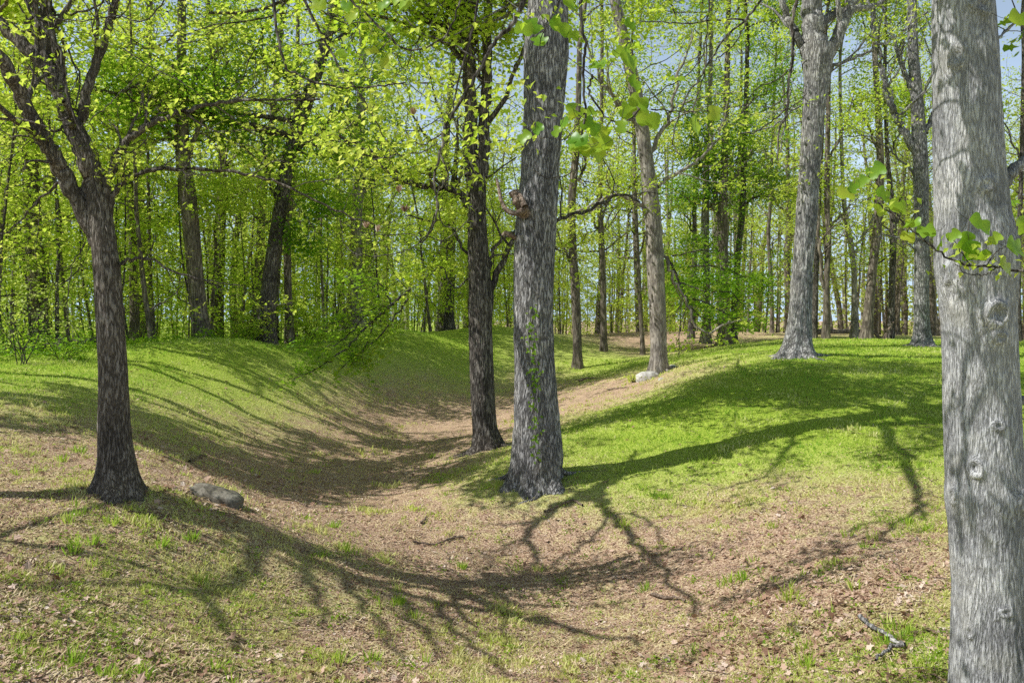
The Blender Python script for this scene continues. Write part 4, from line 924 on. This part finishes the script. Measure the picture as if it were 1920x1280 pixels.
stick('pale stick under the branch shadow right of the central oak', [(1020,965),(1045,952),(1075,942),(1092,950)], 4, 4)
stick('weathered grey piece of wood on the lower right slope', [(1222,1120),(1245,1126),(1270,1128),(1285,1132)], 7, 4)
stick('long thin twig on the left slope below the forked tree', [(240,962),(280,970),(325,982),(360,995)], 3, 1.5)
stick('short twig behind the left boulder', [(355,868),(372,862),(388,858)], 4, 2)
stick('straight twig on the ditch floor right of the left boulder', [(556,940),(570,948),(592,958)], 2.5, 1.5)
stick('small twig left of the central oak', [(790,985),(797,978),(800,972)], 5, 2)
stick('thin twig near the lower centre', [(1080,1022),(1100,1018),(1125,1014)], 2.5, 1.5)
stick('slim fallen stick on the sunlit ditch side near the flat stone', [(1138,732),(1155,730),(1175,727)], 2.5, 1.5)
stick('pale fallen stick left of the flat stone', [(1085,716),(1100,712),(1118,711)], 4, 2)
stick('twig on the bare patch at right', [(1672,1055),(1682,1066),(1690,1075)], 2.5, 1.5)
stick('fallen grey twig on the left bank crest', [(444,628),(455,636),(466,642)], 3, 1.5)

def log(label, px, d, L, az, r, seed):
    rs = np.random.default_rng(seed); x0, y0 = (px - CX) / F * d, d; t = np.linspace(-.5, .5, 9) * L; x = x0 + t * math.cos(az); y = y0 + t * math.sin(az)
    z = np.linspace(*gz([x[0], x[-1]], [y[0], y[-1]]), 9) + r * .8 + .12 * (t / L + .5); T = Tubes(); T.add(np.stack([x, y, z + rs.normal(0, .02, 9)], 1), np.linspace(r, r * .55, 9) * (1 + .06 * rs.normal(0, 1, 9)), k=12)
    for i in (3, 5, 7):
        q = np.array([x[i], y[i], z[i]]); T.add([q, q + nrm(np.array([rs.normal(), rs.normal(), 1.2])) * rs.uniform(.3, .9)], [r * .3, .01], k=6)
    b0 = np.array([x0, y0, z[4]]); me = T.mesh('fallen_log', M['bark_mid']); me.transform(__import__('mathutils').Matrix.Translation(-Vector(b0))); tag(link('fallen_log', me, loc=b0), label, 'log')
log('leaning dead log behind the crest between the patched and dark leaning trunks', 440, 29, 4.0, -.5, .12, 702)
log('mossy log on the woodland floor at the far left', 60, 21.5, 3.0, .6, .14, 703)
log('fallen log in the open wood behind the lawn', 1570, 44, 4.5, .3, .16, 704)
# ---- broken stump pieces at the back of the lawn
def snag():
    b = hit(1655, 634); b = P(1655, 634, 33.5); b[2] = g1(b[0], b[1]); T = Tubes()
    for dx, ln, dv, r in ((-.1, .95, (.55, 0, .8), .07), (.05, .6, (-.5, .1, .5), .09), (.1, .5, (.1, 0, .9), .1)):
        s = np.array([dx, 0, -.05]); q = s + nrm(np.array(dv)) * ln; T.add(np.linspace(s, q, 5), np.linspace(r, r * .5, 5), k=8)
    tag(link('broken_stump', T.mesh('broken_stump', M['wood']), loc=b), 'broken reddish stump at the back edge of the lawn beside the leaning brown trunk', 'stump')
snag()

# ---- broken stub with its curved dead branch on the central oak
def stub():
    T = Tubes(); d = 12.62; rs = np.random.default_rng(3)
    c, r = limb([(984,398,12.75),(975,385,12.6),(968,372,12.6),(963,360,12.62)], 24, 18, d); T.add(c, r * (1 + .2 * rs.normal(0, 1, len(r)).clip(-1, 1)), k=12)
    c, r = limb([(985,392,12.5),(968,400,12.5),(950,394,12.55),(940,376,12.6),(935,352,12.65),(931,335,12.7)], 13, 5, d); T.add(c, r, k=9)
    c, r = limb([(975,365,12.55),(980,378,12.45),(984,388,12.4)], 8, 14, d); T.add(c, r, k=9)
    c, r = limb([(966,445,12.9),(955,440,12.8),(948,436,12.8),(943,442,12.8)], 10, 7, d); T.add(c, r, k=8)
    o = [q for q in bpy.data.objects if q.get('label', '').startswith('thick grey oak')][0]
    me = T.mesh('broken_stub', M['wood']); s = link('broken_stub', me, o); s.location = -Vector(o.location)
stub()
def creeper():
    rs = np.random.default_rng(4); T = Tubes(); C = []
    pts_ = [(1012,885),(1004,840),(1002,790),(1000,740),(1003,700),(1000,660),(996,620),(1003,575)]
    dd = lambda py: 13 - np.interp(py, [500, 800, 860, 900], [39, 45, 52, 58]) / F * 13 - .045
    p = catmull(np.array([P(a, b, dd(b)) for a, b in pts_]), 8); p[1:-1, 0] += rs.normal(0, .01, len(p) - 2); T.add(p, np.full(len(p), .006), k=4)
    for q in p:
        if vn(q[2] * 2.5, 0, 0, 6) > .38:
            for _ in range(rs.integers(1, 5)): C.append(q + np.array([rs.normal(0, .045), -abs(rs.normal(0, .02)), rs.normal(0, .04)]))
    n = len(C); nv = np.tile([0, -1.0, .4], (n, 1)) + rs.normal(0, .35, (n, 3)); nv /= np.linalg.norm(nv, axis=1)[:, None]
    a = rs.normal(0, 1, (n, 3)); a[:, 2] -= .5; a -= nv * (a * nv).sum(1)[:, None]; a /= np.linalg.norm(a, axis=1)[:, None]
    b0 = p[0]; t = thing('climbing_vine', 'thin leafy creeper climbing the bark of the thick central oak', 'vine', b0)
    link('stem', T.mesh('stem', M['bark_brown']), t).location = -Vector(b0)
    link('leaves', leaves('leaves', np.array(C) - b0, rs.uniform(.04, .075, n), M['leaf_dark'], 'fold', rs, fr=(a, np.cross(nv, a), nv)), t)
creeper()

# ---- overhanging tulip tree sprays close to the viewer
def tulip_shape():
    half = [(0,0),(.03,-.10),(.10,-.30),(.20,-.44),(.34,-.48),(.42,-.40),(.48,-.30),(.56,-.30),(.70,-.40),(.86,-.42),(.93,-.30),(.96,-.16),(.90,0)]
    pts_ = []
    ys = [0, .5, 1]
    n = len(half); V = []
    for (x, y) in half:                       # centre, middle, edge ring with a soft cup and bent edge
        for s in (-1, -.55, 0, .55, 1):
            yy = y * (-s) if True else 0
            V.append((x, yy, .26 * abs(yy) ** 1.3 * 1.2 - .34 * x * x + .03 * math.sin(9 * x) * abs(s)))
    Fs = []
    for i in range(n - 1):
        for j in range(4):
            Fs.append((i * 5 + j, i * 5 + j + 1, (i + 1) * 5 + j + 1, (i + 1) * 5 + j))
    return np.array(V), Fs
TPL['tulip'] = tulip_shape()
def spray(label, stems, lv, d, seed, small=(), m='bark_dark', name='overhanging_branch', cones=(), leafsz=None, buds=0):
    """stems: (pixel polyline, w0, w1); lv: (px,py,size px,angle deg) leaves; small: twig ends with young leaf clusters"""
    rs = np.random.default_rng(seed); T = Tubes()
    first = None
    for q, a, b in stems:
        c, r = limb(q, a, b, d, rs=rs, jit=.004); T.add(c, r, k=7 if a > 4 else 5)
        if first is None: first = c[0]
    C, A, Nn, S = [], [], [], []
    for q in lv:
        px, py, s, ang = q[:4]; dd = d + (q[4] if len(q) > 4 else rs.uniform(-.12, .12))
        p = P(px, py, dd); a = nrm(np.array([math.cos(R(ang)), rs.normal(0, .35), -math.sin(R(ang))]))
        nv = np.array([rs.normal(0, .3), -1.1 + rs.normal(0, .25), .55]); nv = nrm(nv - a * nv.dot(a))
        sz = s / F * dd; C.append(p - a * sz * .45); A.append(a); Nn.append(nv); S.append(sz)
        # petiole
        T.add(catmull([p - a * sz * .45, p - a * sz * .75 + np.array([0, 0, .01]), p - a * sz * 1.05 + np.array([rs.normal(0, .01), 0, .035])], 3), np.full(7, .0014), k=3)
    t = thing(name, label, 'branch', first)
    link('twigs', T.mesh('twigs', M[m]), t).location = -Vector(first)
    if C:
        A = np.array(A); Nn = np.array(Nn)
        me = leaves('leaves', np.array(C) - first, np.array(S), M['leaf_tulip'], 'tulip', rs, fr=(A, np.cross(Nn, A), Nn)); 
        me.polygons.foreach_set('use_smooth', np.full(len(me.polygons), True)); link('leaves', me, t)
    if small:
        tips = np.array([P(a, b, d + rs.uniform(-.1, .1)) for a, b in small]); Cc = sprays(np.repeat(tips, 2, 0) + rs.normal(0, .06, (2 * len(tips), 3)), 6, .10, rs, .8)
        link('young_leaves', leaves('young_leaves', Cc - first, rs.uniform(.03, .052, len(Cc)) * d / 4.5, M['leaf'], 'fold', rs, upb=.4, droop=.9), t)
    for (px, py, s) in cones:      # dry seed cones of last year: a sheaf of pointed scales
        p = P(px, py, d); Ax = []; 
        for _ in range(16): Ax.append(nrm(np.array([rs.normal(.15, .4), rs.normal(0, .3), 1])))
        Ax = np.array(Ax); bb = np.cross(Ax, rs.normal(0, 1, Ax.shape)); bb /= np.linalg.norm(bb, axis=1)[:, None]
        link('seed_cone', leaves('seed_cone', np.tile(p - first, (16, 1)), np.full(16, s / F * d), M['litter'], 'kite', rs, fr=(Ax, bb * .45, np.cross(Ax, bb))), t)
# right side spray in front of the knotty trunk
spray('leafy tulip tree spray reaching in front of the knotty right trunk',
  [([(1990,520),(1905,507),(1870,502),(1820,498),(1780,484),(1735,452),(1690,415),(1655,388),(1640,375)],6,2.5),
   ([(1820,498),(1800,470),(1790,450)],3,1.5),([(1700,422),(1715,400),(1730,385)],3,1.5),([(1870,500),(1850,515),(1815,512),(1790,495)],3,1.5),([(1850,500),(1870,470),(1900,460)],2.5,1.5)],
  [(1740,433,34,180),(1765,455,30,60),(1838,418,46,20),(1812,448,34,100),(1868,445,24,140),(1905,462,46,0),(1888,500,40,20),(1820,468,40,80),(1712,418,32,200),(1688,388,36,200),(1645,318,34,150),(1590,362,34,190),(1618,338,24,140),(1655,362,30,30),(1650,395,26,250),(1705,445,28,210),(1918,420,36,70),(1912,35,46,0),(1790,440,26,150),(1845,478,26,100),(1600,350,22,120)],
  4.4, 601, small=[(1665,385),(1640,372),(1780,485),(1800,492),(1700,410),(1845,485)])
# top centre spray
spray('leafy tulip tree spray hanging at the top centre in front of the thick oak',
  [([(1095,-30),(1088,30),(1097,90),(1093,150),(1098,210),(1088,270),(1080,330),(1100,350)],7,3),
   ([(1110,140),(1105,175),(1135,215),(1165,240)],5,3),([(1165,240),(1190,215),(1240,170),(1300,130),(1330,60)],3,2),([(1098,205),(1080,235),(1060,262),(1030,258),(990,262)],3,1.5),
   ([(1220,205),(1290,210),(1340,205),(1400,195)],3,1.5),([(1060,-20),(1040,20),(1020,60),(1010,95)],3,1.5),([(1165,240),(1190,255)],4,3),([(1085,315),(1060,330),(1020,332),(1000,318)],3,1.5)],
  [(1048,48,44,20),(1070,8,44,-10),(1000,50,34,250),(1012,75,34,240),(985,55,36,200),(1072,64,30,10),(1120,122,36,200),(1180,112,50,20),(1163,95,26,150),(1190,155,34,30),(1272,148,36,200),(1305,118,0.1,0),(1195,190,40,10),(1213,222,48,10),(1178,205,34,120),(1165,235,26,100),
   (1072,205,30,60),(1058,230,26,170),(1044,245,22,130),(1085,262,40,210),(1105,235,40,30),(1132,258,46,60),(1110,275,44,170),(1088,272,40,190),(985,255,28,150),(1010,240,24,140),(1180,45,26,20),(1305,235,38,30),(1340,210,30,100),(1325,290,0.1,0),(1102,210,30,330),(1120,285,34,40),(1135,35,26,30)],
  4.3, 602, small=[(1050,40),(1000,40),(1090,205),(1170,200),(1165,225),(1150,90),(1210,70),(1270,60),(1290,20),(1250,100),(1220,30)])
spray('tulip tree twigs with a few broad leaves at the top left of centre',
  [([(640,-20),(700,40),(770,95),(840,60),(870,-20)],5,3),([(735,70),(705,100),(690,140)],2.5,1.5),([(770,95),(760,130),(740,100)],2.5,1.5),([(560,-10),(640,40),(700,40)],3,2)],
  [(725,112,34,160),(700,95,26,170),(685,75,30,160),(650,12,28,200),(598,10,30,200),(660,30,28,150),(720,8,30,160),(760,8,36,180),(730,52,22,170),(800,90,18,200),(642,102,22,240),(748,-5,30,160)],
  4.4, 603, small=[(640,20),(660,60),(700,60),(800,40),(820,80),(840,30),(780,100),(750,110),(680,20)])
spray('fine leafy twigs of young leaves hanging between the forked tree and the centre trunks',
  [([(560,-20),(600,60),(640,130),(690,200),(720,260)],6,2),([(640,130),(700,150),(770,160)],3,1.5),([(690,200),(650,240),(600,260)],3,1.5),([(720,260),(760,300),(800,310)],2.5,1.5),
   ([(900,-20),(880,80),(860,150),(850,210),(870,262),(930,264),(1000,262)],5,1.5),([(850,210),(810,230),(780,250)],2.5,1.5),([(870,262),(880,300),(895,330)],2.5,1.5),([(860,120),(900,150),(960,160)],2.5,1.5)],
  [], 7.5, 607, small=[(610,90),(650,140),(680,150),(720,152),(760,160),(700,210),(660,235),(620,255),(600,262),(730,275),(770,300),(800,310),(690,190),(640,180),(850,200),(820,225),(790,245),(875,262),(905,264),(935,265),(965,264),(995,262),(880,290),(893,325),(890,145),(930,158),(960,160),(700,120),(600,200),(580,120),(840,150),(760,200),(740,230),(660,290),(700,300),(640,320)])
# bare drooping twigs
spray('long dark twig drooping from the top centre with dry seed cones',
  [([(985,-20),(965,40),(930,75),(905,120),(882,160),(860,195),(835,240),(825,290),(815,340),(820,380),(815,420),(790,455)],10,3),
   ([(825,290),(840,330),(818,370),(830,420),(860,430)],4,2),([(815,400),(800,440),(760,470),(700,480),(650,465),(640,420)],3,1.5),([(840,240),(800,270),(770,262),(762,240),(765,210)],3,1.5),
   ([(905,118),(850,85),(790,60),(740,20)],4,2),([(800,440),(830,450),(870,420),(900,380)],2.5,1.5),([(790,455),(770,440),(700,440),(690,430)],2,1.5),([(700,300),(760,290),(800,282),(820,265)],3,2)],
  [], 5.2, 604, small=[(810,285),(760,265),(860,250),(880,280),(850,310),(700,240),(720,230),(740,270),(900,205),(930,190),(945,165),(960,205),(840,160),(820,150),(800,190),(700,290),(660,270),(640,290),(880,240),(910,265),(935,262),(960,268),(865,300),(900,310)], cones=[(748,362,16),(758,398,16),(707,436,16),(686,428,14),(775,218,18)])
spray('bare dark twigs drooping at the top right of centre, left of the tall lawn tree',
  [([(1440,-20),(1405,30),(1360,70),(1330,115),(1310,150),(1285,185),(1262,260),(1280,300)],5,2),([(1405,36),(1340,38),(1280,44),(1200,40)],4,2),([(1400,38),(1380,80),(1345,110),(1325,120)],3,1.5),
   ([(1330,-10),(1326,60),(1322,130),(1300,200),(1260,210)],3.5,2),([(1500,-20),(1486,40),(1487,110),(1478,150),(1476,210),(1462,245),(1458,300)],7,3),([(1478,200),(1450,225),(1420,245),(1385,252)],3.5,2),([(1482,130),(1455,150),(1420,165),(1410,190)],3,1.5),([(1476,205),(1500,190),(1512,175)],3,2),([(1478,170),(1450,200),(1425,200)],3,1.5)],
  [], 6.0, 605, small=[(1290,30),(1350,60),(1370,20),(1420,10)])
spray('thin bare twigs trailing across the upper left beside the forked tree',
  [([(40,-10),(70,40),(110,90),(120,150),(140,220),(165,270),(175,330),(190,400),(205,440)],6,2.5),([(510,-20),(520,60),(535,120),(545,135),(600,155),(650,165),(720,160),(760,155)],6,3),
   ([(320,-10),(270,40),(220,30),(150,40),(90,30)],3,2),([(230,90),(290,130),(350,160),(420,220)],2.5,1.5),([(150,240),(200,200),(240,160),(290,110)],2.5,1.5)],
  [], 6.4, 606, small=[(60,40),(100,60),(180,60),(240,70),(300,90),(20,150),(40,190),(30,230),(85,115),(340,130),(560,140),(600,120),(640,150),(250,230),(300,200)])
# ------------------------------------------------------------------ camera, light, render
cam = bpy.data.cameras.new('camera'); cam.sensor_width = 36; cam.lens = 36 * F / 1920; cam.clip_end = 3000; cam.clip_start = .05
cam.shift_y = -(640 - HY) / 1920
co = bpy.data.objects.new('camera', cam); col.objects.link(co); co.location = (0, 0, 0); co.rotation_euler = (R(90), 0, 0); scn.camera = co
sun = bpy.data.lights.new('sun', 'SUN'); sun.energy = 5.0; sun.angle = R(.35); sun.color = (1, .98, .94)
so = bpy.data.objects.new('sun', sun); col.objects.link(so); so.rotation_euler = Vector(Ld).to_track_quat('-Z', 'Y').to_euler(); so.location = (-20, 0, 30)
w = bpy.data.worlds.new('World'); scn.world = w; w.use_nodes = True; nt = w.node_tree
sk = nt.nodes.new('ShaderNodeTexSky'); sk.sky_type = 'NISHITA'; sk.sun_disc = False; sk.sun_elevation = R(EL); sk.altitude = 200
sk.sun_rotation = math.atan2(-Ld[0], -Ld[1]); sk.air_density = 1.0; sk.dust_density = 1.2
tc = nt.nodes.new('ShaderNodeTexCoord'); sp = nt.nodes.new('ShaderNodeSeparateXYZ'); nt.links.new(tc.outputs['Generated'], sp.inputs[0])
hz = nt.nodes.new('ShaderNodeMapRange'); hz.inputs['From Min'].default_value = .56; hz.inputs['From Max'].default_value = .05; hz.inputs['To Min'].default_value = .0; hz.inputs['To Max'].default_value = 1.3
nt.links.new(sp.outputs[2], hz.inputs['Value'])
cn = nt.nodes.new('ShaderNodeTexNoise'); cn.inputs['Scale'].default_value = 3; cn.inputs['Detail'].default_value = 5; nt.links.new(tc.outputs['Generated'], cn.inputs['Vector'])
cm_ = nt.nodes.new('ShaderNodeMath'); cm_.operation = 'MULTIPLY_ADD'; cm_.inputs[1].default_value = .8; cm_.inputs[2].default_value = .5; nt.links.new(cn.outputs['Fac'], cm_.inputs[0])
hm = nt.nodes.new('ShaderNodeMath'); hm.operation = 'MULTIPLY'; hm.use_clamp = True; nt.links.new(hz.outputs[0], hm.inputs[0]); nt.links.new(cm_.outputs[0], hm.inputs[1])
mxs = nt.nodes.new('ShaderNodeMix'); mxs.data_type = 'RGBA'; nt.links.new(hm.outputs[0], mxs.inputs[0]); nt.links.new(sk.outputs[0], mxs.inputs[6]); mxs.inputs[7].default_value = (13.5, 17.5, 23, 1)
nt.links.new(mxs.outputs[2], nt.nodes['Background'].inputs[0]); nt.nodes['Background'].inputs[1].default_value = .05
scn.view_settings.view_transform = 'Standard'; scn.view_settings.look = 'None'; scn.view_settings.exposure = 0
cy = scn.cycles; cy.max_bounces = 5; cy.diffuse_bounces = 2; cy.transmission_bounces = 4; cy.glossy_bounces = 1; cy.use_denoising = False
cy.sample_clamp_indirect = 6; cy.caustics_reflective = False; cy.caustics_refractive = False
